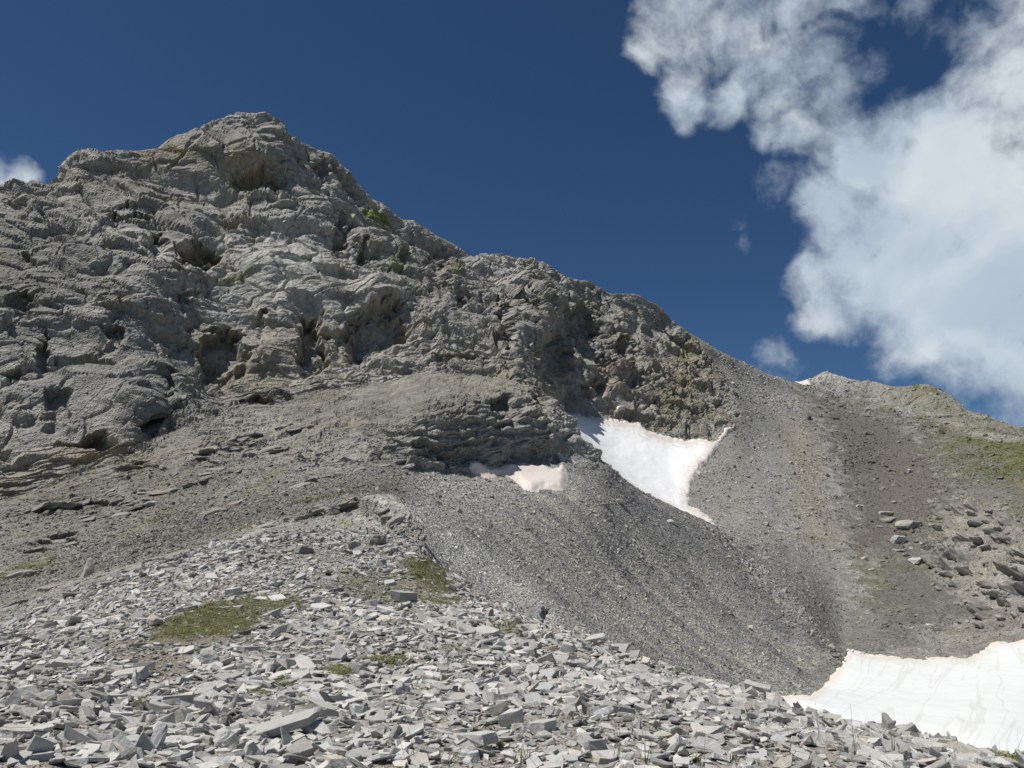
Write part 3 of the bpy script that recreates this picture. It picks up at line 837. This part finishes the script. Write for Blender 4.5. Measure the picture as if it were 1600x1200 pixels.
# ---- snow patches
SL = {'upper': "large white snow patch between the rock rib and the grey scree gully",
      'middle': "small pinkish snow patch right under the low cliff band",
      'sliver': "thin sliver of pink snow at the right end of the low cliff band",
      'summit': "tiny white snow patch on the skyline saddle beside the right hand top",
      'ledge': "speck of snow on the ledge above the large white patch",
      'lower': "wide dirty edged snowfield filling the hollow at the lower right"}
upv = np.array([0, 0, 1.0])
for k, s_ in SNOW.items():
    sd = s_['sd']
    e = np.clip(sd / 14.0, 0, 1)
    lift = s_['t'] * (sstep(-1.5, 5, sd) - .25)
    if k in ('middle', 'sliver'): lift = s_['t'] * (sstep(-2, 12, sd) - .08)
    if k in ('summit', 'ledge'): lift = s_['t'] * sstep(-2, .5, sd)
    base = blur(POS, 4)
    V = base + (NB * .6 + upv * .6) * lift[..., None]
    if k in ('upper', 'lower'):
        sun_cups = perlin(m2 / 1.1, 83).reshape(NR, NC)
        V = V + upv * (sun_cups * .05 * e)[..., None]
    mask = sd[:-1, :-1] > -1.0
    if not mask.any(): print('empty snow', k); continue
    link("snow_patch", sub_mesh("snow_patch", mask, M_snow2 if k in ("upper", "summit") else M_snow, V, {'edge': np.clip(sd / (26.0 if k == 'lower' else 30.0 if k == 'upper' else 130), 0, 1)}, True),
         label=SL[k], category="snow patch")

# ------------------------------------------------------------------ stones
rng = np.random.RandomState(11)


def slab_mesh(seed, name, mat, flat=.22, fine=False, n=None):
    r = random.Random(seed)
    bm = bmesh.new()
    n = n or r.randint(4, 6)
    a0 = r.random() * 6.28
    asp = r.uniform(.5, .95)
    ring = []
    for i in range(n):
        a = a0 + (i + r.uniform(-.3, .3)) / n * 2 * math.pi
        rad = r.uniform(.36, .56)
        ring.append((rad * math.cos(a), rad * asp * math.sin(a)))
    th = flat * r.uniform(.6, 1.5)
    tx, ty = r.uniform(-.35, .35) * flat * 2, r.uniform(-.35, .35) * flat * 2
    for (x, y) in ring:
        bm.verts.new((x, y, th / 2 + tx * x + ty * y + r.uniform(-.06, .06) * th))
        k = r.uniform(.72, 1.12)
        bm.verts.new((x * k, y * k, -th / 2 + r.uniform(-.2, .2) * th))
        if r.random() < .35:
            k = r.uniform(1.0, 1.15)
            bm.verts.new((x * k, y * k, r.uniform(-.2, .2) * th))
    res = bmesh.ops.convex_hull(bm, input=bm.verts)
    junk = [e for e in res['geom_interior'] + res['geom_unused'] if isinstance(e, bmesh.types.BMVert)]
    if junk: bmesh.ops.delete(bm, geom=list(set(junk)), context='VERTS')
    if fine:
        bmesh.ops.dissolve_limit(bm, angle_limit=math.radians(9), verts=bm.verts, edges=bm.edges)
        bmesh.ops.bevel(bm, geom=bm.edges[:], offset=.012, segments=1, affect='EDGES', clamp_overlap=True)
        bmesh.ops.triangulate(bm, faces=bm.faces[:])
        bmesh.ops.subdivide_edges(bm, edges=[e for e in bm.edges if e.calc_length() > .18], cuts=1, use_grid_fill=False)
        bmesh.ops.triangulate(bm, faces=bm.faces[:])
        bm.verts.ensure_lookup_table()
        co = np.array([v.co for v in bm.verts])
        d = perlin(co * 5.0 + seed, 3) * .03 + perlin(co * 12.0 + seed, 4) * .012
        nn = [v.normal.copy() for v in bm.verts]
        for v, q_, n_ in zip(bm.verts, d, nn): v.co += n_ * float(q_)
    bmesh.ops.triangulate(bm, faces=bm.faces[:])
    me = bpy.data.meshes.new(name)
    bm.to_mesh(me); bm.free()
    me.materials.append(mat)
    return me


def crag_mesh(seed, name, mat, flat=.6, sub=4):
    """an angular weathered block: a ball cut into tilted joint faces"""
    bm = bmesh.new()
    bmesh.ops.create_icosphere(bm, subdivisions=sub, radius=.5)
    r = np.random.RandomState(seed)
    co = np.array([v.co for v in bm.verts])
    u = co / np.linalg.norm(co, axis=1)[:, None]
    # support planes of a random joint-bounded block
    K = r.randint(8, 13)
    pn = r.randn(K, 3); pn[:6] = np.array([[1, 0, 0], [-1, 0, 0], [0, 1, 0], [0, -1, 0], [0, 0, 1], [0, 0, -1]]) + r.randn(6, 3) * .28
    pn /= np.linalg.norm(pn, axis=1)[:, None]
    pd = r.uniform(.34, .50, K); pd[4:6] = r.uniform(.30, .42, 2)
    t_ = pd[None] / np.maximum(u @ pn.T, 1e-3)
    rad = np.minimum(t_.min(1), .62)
    co = u * rad[:, None] * np.array([1, .85, flat])
    h_, c_ = facet(co * 5.0 + seed * 3.7, 5, .8)
    co = co + u * (h_ * .030 - c_ * .02 + fbm(co * 7.0 + seed, 3, .6, 8) * .030)[:, None]
    for v, c in zip(bm.verts, co): v.co = c
    me = bpy.data.meshes.new(name)
    bm.to_mesh(me); bm.free()
    me.materials.append(mat)
    return me



def sample(rows, area_pow, n, acc=None, W_=None):
    """random points on the terrain grid, weighted by area; returns pos, normal, px, py"""
    r0, r1 = rows
    A = POS[r0:r1 + 1]
    a, b, c, d = A[:-1, :-1], A[:-1, 1:], A[1:, 1:], A[1:, :-1]
    ar = np.linalg.norm(np.cross(c - a, d - b), axis=-1) * .5
    ar = ar * ((PX[r0:r1, :-1] > -90) & (PX[r0:r1, :-1] < 1690))
    dd = np.linalg.norm(a[..., :2], axis=-1)
    wgt = ar * dd ** area_pow
    if W_ is not None: wgt = wgt * W_[r0:r1, :-1]
    cs = np.cumsum(wgt.ravel()); cs /= cs[-1]
    k = np.searchsorted(cs, rng.rand(n))
    i, j = np.unravel_index(k, ar.shape)
    u, v = rng.rand(n, 1), rng.rand(n, 1)
    P = a[i, j] * (1 - u) * (1 - v) + b[i, j] * u * (1 - v) + c[i, j] * u * v + d[i, j] * (1 - u) * v
    nn = NB[r0 + i, j]
    return P, nn, PX[r0 + i, j], PY[r0 + i, j], col[r0 + i, j]


def quat_on(nn, tilt, n):
    """rotation matrices: z near the surface normal, random spin and tilt"""
    t_ = rng.randn(n, 3) * np.asarray(tilt)[:, None]
    z = nn + t_
    z /= np.linalg.norm(z, axis=1, keepdims=True)
    x = rng.randn(n, 3); x -= z * (x * z).sum(1)[:, None]; x /= np.linalg.norm(x, axis=1, keepdims=True)
    y = np.cross(z, x)
    return np.stack([x, y, z], -1)


def euler_from(M_):
    ex = np.arctan2(M_[:, 2, 1], M_[:, 2, 2]); ey = -np.arcsin(np.clip(M_[:, 2, 0], -1, 1)); ez = np.arctan2(M_[:, 1, 0], M_[:, 0, 0])
    return np.stack([ex, ey, ez], 1)


def scatter(name, coll, P, E, SC, parent, C3, label=None):
    """a mass of chips too many to count: one object, chips placed by geometry nodes"""
    me = bpy.data.meshes.new(name)
    me.vertices.add(len(P)); me.vertices.foreach_set('co', P.astype(np.float32).ravel())
    for k, A, ty, at_ in (('rot', E, 'FLOAT_VECTOR', 'vector'), ('scl', SC, 'FLOAT_VECTOR', 'vector')):
        a = me.attributes.new(k, ty, 'POINT'); a.data.foreach_set(at_, A.astype(np.float32).ravel())
    if C3 is not None:
        a = me.attributes.new('tint', 'FLOAT_VECTOR', 'POINT'); a.data.foreach_set('vector', C3.astype(np.float32).ravel())
    a = me.attributes.new('rnd', 'FLOAT', 'POINT'); a.data.foreach_set('value', rng.rand(len(P)).astype(np.float32))
    a = me.attributes.new('pick', 'INT', 'POINT'); a.data.foreach_set('value', rng.randint(0, 1000, len(P)).astype(np.int32))
    o = link(name, me, parent, kind='stuff')
    if label: o['label'] = label
    ng = bpy.data.node_groups.new(name + "_nodes", 'GeometryNodeTree')
    ng.interface.new_socket('Geometry', in_out='INPUT', socket_type='NodeSocketGeometry')
    ng.interface.new_socket('Geometry', in_out='OUTPUT', socket_type='NodeSocketGeometry')
    N = ng.nodes; L = ng.links
    gi, go = N.new('NodeGroupInput'), N.new('NodeGroupOutput')
    iop = N.new('GeometryNodeInstanceOnPoints')
    ci = N.new('GeometryNodeCollectionInfo'); ci.inputs['Collection'].default_value = coll
    ci.inputs['Separate Children'].default_value = True; ci.inputs['Reset Children'].default_value = True
    m2p = N.new('GeometryNodeMeshToPoints')
    L.new(gi.outputs[0], m2p.inputs[0])
    L.new(m2p.outputs[0], iop.inputs['Points']); L.new(ci.outputs[0], iop.inputs['Instance'])
    iop.inputs['Pick Instance'].default_value = True

    def att(nm, ty):
        x = N.new('GeometryNodeInputNamedAttribute'); x.data_type = ty; x.inputs[0].default_value = nm
        return [q_ for q_ in x.outputs if q_.enabled][0]
    L.new(att('pick', 'INT'), iop.inputs['Instance Index'])
    e2r = N.new('FunctionNodeEulerToRotation'); L.new(att('rot', 'FLOAT_VECTOR'), e2r.inputs[0]); L.new(e2r.outputs[0], iop.inputs['Rotation'])
    L.new(att('scl', 'FLOAT_VECTOR'), iop.inputs['Scale'])
    L.new(iop.outputs[0], go.inputs[0])
    md = o.modifiers.new('scatter', 'NODES'); md.node_group = ng
    return o


def library(name, mat, n, flat, fine=False, seed=0):
    c = bpy.data.collections.new(name)
    for i in range(n):
        c.objects.link(bpy.data.objects.new("chip", slab_mesh(seed + i, "chip", mat, flat * (1 + .5 * math.sin(i * 2.4)), fine)))
    return c


lib_near = library("shard_shapes", M_stone_i, 30, .17, True, 100)
lib_far = library("scree_shapes", M_scree_i, 14, .42, False, 300)

# --- the near ridge
rE = int(TI['E']) + 12
n1_ = 86000
P, nn, px, py, ar = sample((int(TI['B']) - 10, rE), -.35, n1_)
dn = np.linalg.norm(P[:, :2], axis=1)
sz = np.exp(rng.randn(n1_) * .50 + math.log(.102))
patch = fbm(P / 2.6, 3, .6, 201)
sz *= np.exp(.45 * patch)
nz = fbm(P / .5, 2, .6, 205)
soil = blob(SOIL_FG, px, py, nz * .6); green = blob(GREEN_FG, px, py, nz * .5)
sz = sz * (1 - .45 * soil)
sz = np.clip(sz, .04, .46)
far_s = 1 + .25 * sstep(20, 36, dn)
keep = (rng.rand(n1_) > green * .5) & (rng.rand(n1_) > soil * .35)
soilk = (soil * .8)[keep]
P, nn, sz, px, py, dn = P[keep], nn[keep], (sz * far_s)[keep], px[keep], py[keep], dn[keep]
n1_ = len(P)
tl = np.where(rng.rand(n1_) < .2, .7, .22)
Mx = quat_on(nn, tl, n1_)
sz = np.minimum(sz, rng.uniform(24, 58, len(sz)) / FPX * np.maximum(dn, 3))
P = P + np.array([0, 0, 1]) * (sz * rng.uniform(-.02, .16, n1_))[:, None]
SC = np.stack([sz * rng.uniform(.8, 1.35, n1_), sz * rng.uniform(.7, 1.1, n1_), sz * rng.uniform(.6, 1.25, n1_)], 1)
# the 300 that show largest are stones of their own
app = sz / np.maximum(dn, 2) * ((px > 0) & (px < 1600) & (py < 1200))
big_i = np.argsort(-app)[:300]
rest = np.ones(n1_, bool); rest[big_i] = False
E = euler_from(Mx)
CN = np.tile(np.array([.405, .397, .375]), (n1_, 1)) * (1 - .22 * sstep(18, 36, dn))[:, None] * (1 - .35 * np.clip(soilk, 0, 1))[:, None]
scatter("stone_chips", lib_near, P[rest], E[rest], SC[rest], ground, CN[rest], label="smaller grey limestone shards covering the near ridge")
fine_lib = [slab_mesh(700 + i, "stone", M_stone, .165 * (1 + .5 * math.sin(i * 1.9)), True) for i in range(24)]
for q_, i in enumerate(big_i):
    o = link("stone", fine_lib[q_ % 24], ground)
    o.location = P[i]; o.rotation_euler = E[i]; o.scale = SC[i]

# --- loose chips across the bowl and beyond
Wm = scree * (1 - sstep(.3, .9, rock)) * (1 - .25 * ledgy)
n2_ = 190000
P, nn, px, py, ar = sample((int(TI['E']) - 6, int(TI['I'])), -1.0, n2_, W_=(Wm + .12) * (1 - snowm))
dn = np.linalg.norm(P[:, :2], axis=1)
sz = np.clip(np.exp(rng.randn(n2_) * .5 + math.log(.10)), .05, .6) * np.clip(dn / 62, .55, 1.4)
rib = np.exp(-(((py - 830) - (px - 1125) * 1.02) / 34) ** 2) * (px > 1090) * (py > 800)
sz = sz * (1 + 1.3 * rib * rng.rand(n2_))
Mx = quat_on(nn, np.full(n2_, .35), n2_)
scatter("scree_chips", lib_far, P, euler_from(Mx), np.stack([sz * rng.uniform(.8, 1.3, n2_), sz, sz * rng.uniform(.7, 1.2, n2_)], 1), slope, ar * 1.12)
n3_ = 60000
Wm2 = (Wm * (.25 + sstep(-.1, .5, nA) + 1.2 * sstep(.0, .5, nB)) + .03) * (1 - snowm)
P, nn, px, py, ar = sample((int(TI['I']), int(TI['P'])), -1.0, n3_, W_=Wm2)
dn = np.linalg.norm(P[:, :2], axis=1)
sz = np.clip(np.exp(rng.randn(n3_) * .55 + math.log(.22)), .12, 1.6) * np.clip(dn / 190, .7, 1.7)
Mx = quat_on(nn, np.full(n3_, .4), n3_)
scatter("scree_blocks", lib_far, P, euler_from(Mx), np.stack([sz * rng.uniform(.8, 1.3, n3_), sz, sz * rng.uniform(.7, 1.2, n3_)], 1), hill, ar * 1.12)


# ------------------------------------------------------------------ stones one can point at
def at(px, py, rows=None):
    """point of the terrain seen at a photo pixel, among the given band of the survey"""
    r0, r1 = (TI[rows[0]], TI[rows[1]]) if rows else (0, 1e9)
    PXf, PYf = project(POS[int(r0):int(min(r1, NR - 1)) + 1])
    d = (PXf - px) ** 2 + (PYf - py) ** 2
    k = np.unravel_index(np.argmin(d), d.shape)
    return POS[int(r0) + k[0], k[1]].copy(), NB[int(r0) + k[0], k[1]]


def placed(name, label, cat, px, py, wpx, rows, flat=.3, rot=(0, 0, 0), asp=(1, .8, 1), mat=M_boulder, seed=1, group=None, sink=.15, n=None, crag=False):
    P_, n_ = at(px, py, rows)
    d_ = np.linalg.norm(P_)
    L_ = wpx / FPX * d_
    o = link(name, crag_mesh(seed, name, mat, flat * 1.6, 3) if crag else slab_mesh(seed, name, mat, flat, True, n), label=label, category=cat)
    o.scale = (L_ * asp[0], L_ * asp[1], L_ * asp[2])
    o.location = P_ + np.array([0, 0, 1]) * L_ * (flat * .5 - sink) * asp[2]
    o.rotation_euler = [math.radians(a) for a in rot]
    if group: o['group'] = group
    return o


FG = ('B', 'E')
placed("stone_slab", "longest flat grey slab tilted over a dark gap at the bottom", "stone slab", 428, 1152, 135, FG, .10, (13, -13, 20), (1.0, .5, .7), M_stone, 901, sink=-.10)
placed("stone_slab", "pale wedge shaped slab lying against the longest slab's right end", "stone slab", 492, 1150, 52, FG, .25, (10, 22, -20), (1.1, .8, 1), M_stone, 902, sink=-.05)
placed("stone", "dark upright pointed stone left of the longest slab", "stone", 353, 1165, 34, FG, .3, (60, 10, 30), (1, 1, 1), M_stone, 903, sink=-.2, crag=True)
placed("stone", "dark pyramid shaped block below the green cushion patch", "stone", 328, 1040, 32, FG, .42, (20, 14, 30), (1, 1, 1.1), M_stone, 904, sink=-.05, crag=True)
placed("stone", "dark blocky stone at the left end of the green cushion patch", "stone", 245, 978, 22, FG, .42, (14, 10, 50), (1, 1, 1.1), M_stone, 905, sink=-.1, crag=True)
placed("stone_slab", "flat pale slab inside the green cushion patch", "stone slab", 343, 972, 30, FG, .14, (4, 4, 10), (1, .6, 1), M_stone, 906)
placed("stone_slab", "rounded flat slab on the soil under the green cushion patch", "stone slab", 232, 1012, 34, FG, .2, (4, 0, 10), (1, .6, 1), M_stone, 907)
placed("stone_slab", "long flat slab with a dark hollow at its left end", "stone slab", 632, 943, 48, FG, .2, (6, 10, 5), (1, .5, 1), M_stone, 908, sink=-.1)
placed("stone", "brown grey block standing on the crest above the dark scree", "stone", 928, 1008, 38, FG, .28, (5, -9, 10), (1, .7, 1), M_stone, 909, sink=-.05, crag=True)
placed("stone", "dark standing stone in the middle of the shards", "stone", 628, 1092, 28, FG, .45, (50, 30, 30), (1, .9, 1), M_stone, 910, sink=-.2, crag=True)
placed("stone_slab", "big triangular slab pointing down at the bottom centre", "stone slab", 750, 1172, 68, FG, .22, (14, 8, 200), (1, .85, 1), M_stone, 911, sink=-.1, n=4)
placed("stone_slab", "bluish white slab right of the triangular slab", "stone slab", 850, 1150, 46, FG, .28, (8, 4, 20), (1, .7, 1), M_stone, 912, sink=-.08)
placed("stone_slab", "slab with a thick dark front edge near the lower centre", "stone slab", 800, 1138, 46, FG, .4, (6, -8, 15), (1, .5, 1), M_stone, 913, sink=-.06)
placed("stone", "light stone block standing alone on the left slope above the ridge", "stone", 137, 897, 21, ('F', 'G'), .8, (6, 5, 20), (.8, .8, 1.2), M_stone, 914, sink=.2, crag=True)
for i, (x, y, wd, lb) in enumerate([(540, 868, 26, "leftmost dark block on the crest of the near ridge"), (476, 862, 34, "low brown grey rock at the left of the crest rocks"), (522, 852, 22, "pointed rock behind the leftmost dark block of the crest"),
                                    (590, 848, 46, "long flat rock bridging the crest rocks"), (640, 838, 40, "rock slab with a dark hole at the right end of the crest"), (654, 858, 22, "blue grey rock dropping off the right end of the crest"),
                                    (607, 868, 40, "fan of thin slabs under the crest rocks")]):
    placed("rock", lb, "rock", x, y, wd, ('D', 'F'), .3, (10 * i % 23, 8, 40 * i), (.9, .7, 1.0), M_boulder, 930 + i, sink=.05, crag=True)
RR = ('G', 'P')
BO = [(1420, 822, 36, .45, "largest pale boulder on the right hand slope"), (1404, 846, 30, .55, "second pale boulder just below the largest on the right hand slope"), (1385, 803, 24, .35, "flat boulder up and left of the largest pale boulder"), (1388, 811, 28, .3, "thin slab under the flat boulder left of the largest"),
      (1432, 878, 26, .45, "angular boulder downhill of the two pale boulders"), (1376, 877, 14, .4, "small flat boulder left of the angular one"), (1363, 890, 10, .4, "tiny boulder furthest downhill of the pale boulders"), (1374, 824, 12, .4, "brown stone left of the largest pale boulder"),
      (1405, 860, 24, .25, "thin slab beneath the second pale boulder"), (1421, 738, 9, .8, "square white block high on the dark slope"), (1343, 791, 12, .5, "small pale stone left of the flat boulder"), (1456, 979, 18, .35, "lone pale slab above the lower snowfield"),
      (1252, 770, 8, .6, "brown stone on the tan streak of the scree gully"), (1048, 816, 15, .5, "pale slab standing proud on the dark rib"), (945, 790, 16, .6, "dark knob left on the scree below the low cliff band"), (966, 783, 20, .4, "flat dark rock beside the knob below the low cliff band"),
      (1550, 728, 10, .4, "flat stone at the edge of the green slope"), (1398, 785, 9, .5, "small stone above the flat boulder"), (1440, 850, 9, .5, "small stone right of the second pale boulder"), (1416, 868, 12, .5, "stone between the second boulder and the angular boulder"),
      (1350, 873, 10, .5, "small stone left among the pale boulders"), (1360, 650, 14, .3, "dark rock on the upper dark slope")]
for i, (x, y, wd, fl, lb) in enumerate(BO):
    placed("boulder", lb, "boulder", x, y, wd, RR, fl * .62, (8, (i * 7) % 20 - 8, 15 + 5 * (i % 5)), (1, .75, 1), M_stone if 'pale' in lb or 'white' in lb else M_boulder, 960 + i, sink=.12, crag=True)
# upturned slabs of the outcrop at the right edge: pieces of the hillside
slabs = [crag_mesh(1100 + i, "rock_block", M_boulder, .42 + .06 * (i % 4), 3) for i in range(12)]
rr = random.Random(5)
for i in range(120):
    x = rr.uniform(1455, 1640); y = 790 + (x - 1455) * .25 + rr.uniform(-15, 175)
    if y > 985 or (x < 1500 and y > 930): continue
    P_, n_ = at(x, y, ('I', 'N'))
    L_ = rr.choice([8, 10, 13, 18, 30]) * rr.uniform(.8, 1.3) / FPX * np.linalg.norm(P_)
    o = link("rock_block", slabs[i % 12], hill)
    o.scale = (L_ * 1.3, L_ * .9, L_ * .9)
    o.rotation_euler = (math.radians(rr.uniform(-10, 25)), math.radians(rr.uniform(20, 55)), math.radians(rr.uniform(-40, 30)))
    o.location = P_ - np.array([0, 0, L_ * .06])

# ledges and half buried blocks breaking out of the left slope and along the back of the near ridge
LG = [[(0, 948), (140, 906), (250, 878), (340, 852), (480, 806), (560, 782), (600, 800), (640, 838)], [(40, 862), (80, 852), (120, 842)], [(120, 812), (190, 800), (240, 780)], [(210, 772), (280, 760), (330, 742), (380, 730)],
      [(330, 800), (420, 775), (500, 748)], [(30, 800), (90, 790), (170, 770)], [(470, 752), (540, 735), (620, 722), (700, 735)], [(350, 690), (420, 672), (500, 660)], [(300, 705), (360, 697), (430, 700)], [(-30, 880), (40, 900), (0, 985)]]
shp = [crag_mesh(1300 + i, "rock_block", M_boulder, .30 + .05 * (i % 5), 3) for i in range(12)]
nb_ = 0
for li, L_l in enumerate(LG):
    for (x0, y0), (x1, y1) in zip(L_l[:-1], L_l[1:]):
        ln_ = math.hypot(x1 - x0, y1 - y0)
        for s_ in range(int(ln_ / 8) + 1):
            if rr.random() < .22: continue
            f_ = rr.random(); x = x0 + (x1 - x0) * f_ + rr.uniform(-6, 6); y = y0 + (y1 - y0) * f_ + rr.uniform(-5, 5)
            P_, n_ = at(x, y, ('F', 'L'))
            w_ = rr.choice([9, 12, 16, 24]) * (1.1 if li == 0 else 1.0) / FPX * np.linalg.norm(P_)
            o = link("rock_block", shp[nb_ % 12], slope); nb_ += 1
            o.scale = (w_ * rr.uniform(1.0, 1.7), w_ * 1.1, w_ * rr.uniform(.7, 1.1))
            o.rotation_euler = (math.radians(rr.uniform(-8, 14)), math.radians(rr.uniform(-24, -4)), math.radians(rr.uniform(-15, 35)))
            o.location = P_ - np.array([0, 0, w_ * .05])
print('ledge blocks', nb_)

# ------------------------------------------------------------------ plants
def cushion_mesh(seed):
    r = random.Random(seed)
    V, F = [], []
    for i in range(46):
        a = r.random() * 6.283; d = math.sqrt(r.random()) * .5
        x, y = d * math.cos(a), d * math.sin(a)
        z = .22 * (1 - (d / .55) ** 2) + r.uniform(0, .07)
        s_ = r.uniform(.05, .11); ta = r.random() * 6.283; el = r.uniform(.2, 1.0)
        ux, uy = math.cos(ta), math.sin(ta)
        k = len(V)
        V += [(x - uy * s_ * .45, y + ux * s_ * .45, z), (x + uy * s_ * .45, y - ux * s_ * .45, z), (x + ux * s_, y + uy * s_, z + s_ * el)]
        F.append((k, k + 1, k + 2))
    return mesh_np("cushion", V, F, M_moss)


lib_moss = bpy.data.collections.new("cushion_shapes")
for i in range(5): lib_moss.objects.link(bpy.data.objects.new("cushion", cushion_mesh(i)))
gm = blob(GREEN_FG, PX, PY, nC * .5) * (TT <= TI['E'] + 2)
P, nn, px, py, ar = sample((int(TI['B']) - 10, int(TI['E'])), -.5, 3600, W_=np.maximum(gm, 0) ** 1.5 + 1e-9)
k_ = rng.rand(len(P)) < .95
sz = rng.uniform(.05, .15, len(P)) * (1 + np.linalg.norm(P, axis=1) / 60)
Mx = quat_on(nn, np.full(len(P), .15), len(P))
P = P + np.array([0, 0, .015])
plants = scatter("cushion_plants", lib_moss, P, euler_from(Mx), np.stack([sz, sz, sz], 1), None, None, label="low yellow green cushion plants growing between the shards")


def tuft_mesh(seed, nb, h, spread):
    r = random.Random(seed)
    V, F = [], []
    for i in range(nb):
        a = r.random() * 6.283; lean = r.uniform(.05, 1) * spread; hh = h * r.uniform(.45, 1.15)
        wd = .0019 * r.uniform(.7, 1.5)
        bx, by = r.uniform(-.03, .03), r.uniform(-.03, .03)
        sx, sy = -math.sin(a), math.cos(a)
        prev = None
        for s_ in range(6):
            t_ = s_ / 5
            out_ = lean * hh * t_ ** 1.8
            z = hh * (t_ - .35 * lean * t_ ** 2.2) - .03
            w_ = wd * (1 - .85 * t_)
            c = (bx + math.cos(a) * out_, by + math.sin(a) * out_)
            k = len(V)
            V += [(c[0] - sx * w_, c[1] - sy * w_, z), (c[0] + sx * w_, c[1] + sy * w_, z), (c[0] + math.cos(a) * w_ * .6, c[1] + math.sin(a) * w_ * .6, z + w_)]
            if prev is not None:
                for q_ in range(3):
                    F.append((prev + q_, prev + (q_ + 1) % 3, k + (q_ + 1) % 3, k + q_))
            prev = k
    return mesh_np("grass_tuft", V, F, M_blade)


tm = [tuft_mesh(i, [7, 12, 16, 5][i % 4], [.22, .16, .13, .28][i % 4], [.9, 1.0, 1.1, .8][i % 4]) for i in range(8)]
TF = [(640, 1190), (735, 1150), (835, 1110), (885, 1105), (905, 1130), (1030, 1120), (1105, 1115), (1200, 1170), (1240, 1180), (1260, 1150), (880, 1180), (960, 1190), (1060, 1185), (1150, 1190), (995, 1055), (1060, 1060), (1160, 1095), (1210, 1110),
      (1290, 1125), (1380, 1145), (1420, 1150), (1470, 1165), (1510, 1170), (1560, 1180), (1345, 1140), (760, 1190), (815, 1195), (1330, 1190), (1400, 1185), (700, 1198), (1180, 1140), (1120, 1160), (1450, 1190), (1540, 1192), (600, 1120), (1590, 1188), (1010, 1198), (1090, 1198), (530, 1195), (1280, 1165), (1310, 1130), (1365, 1150)]
for i, (x, y) in enumerate(TF):
    P_, n_ = at(x, y, FG)
    o = link("grass_tuft", tm[i % 8], label="thin wispy tuft of dry grass growing between the shards", category="grass tuft", group="dry grass tufts among the near shards")
    s_ = rr.uniform(.7, 1.25)
    o.scale = (s_, s_, s_); o.location = P_; o.rotation_euler = (0, 0, rr.random() * 6.28)

# ------------------------------------------------------------------ a bird far off before the cloud
bd = unit(1256, 320) * 290
bv = [(0, .35, 0), (.06, 0, .05), (-.06, 0, .05), (0, 0, -.06), (0, -.4, .0), (.12, -.55, 0), (-.12, -.55, 0),
      (.75, .12, .10), (.7, -.08, .10), (.35, -.12, .08), (-.75, .12, .10), (-.7, -.08, .10), (-.35, -.12, .08), (.05, .15, .05), (-.05, .15, .05)]
bf = [(0, 1, 2), (0, 3, 1), (0, 2, 3), (4, 2, 1), (4, 1, 3), (4, 3, 2), (4, 5, 6), (13, 7, 9), (7, 8, 9), (13, 9, 1), (14, 12, 10), (10, 12, 11), (14, 2, 12)]
b = link("bird", mesh_np("bird", bv, bf, M_bird), label="tiny dark bird gliding in front of the big white cloud", category="bird")
b.location = bd; b.rotation_euler = (.25, .1, .35)
print('tris', 2 * (NR - 1) * (NC - 1), NR, NC)
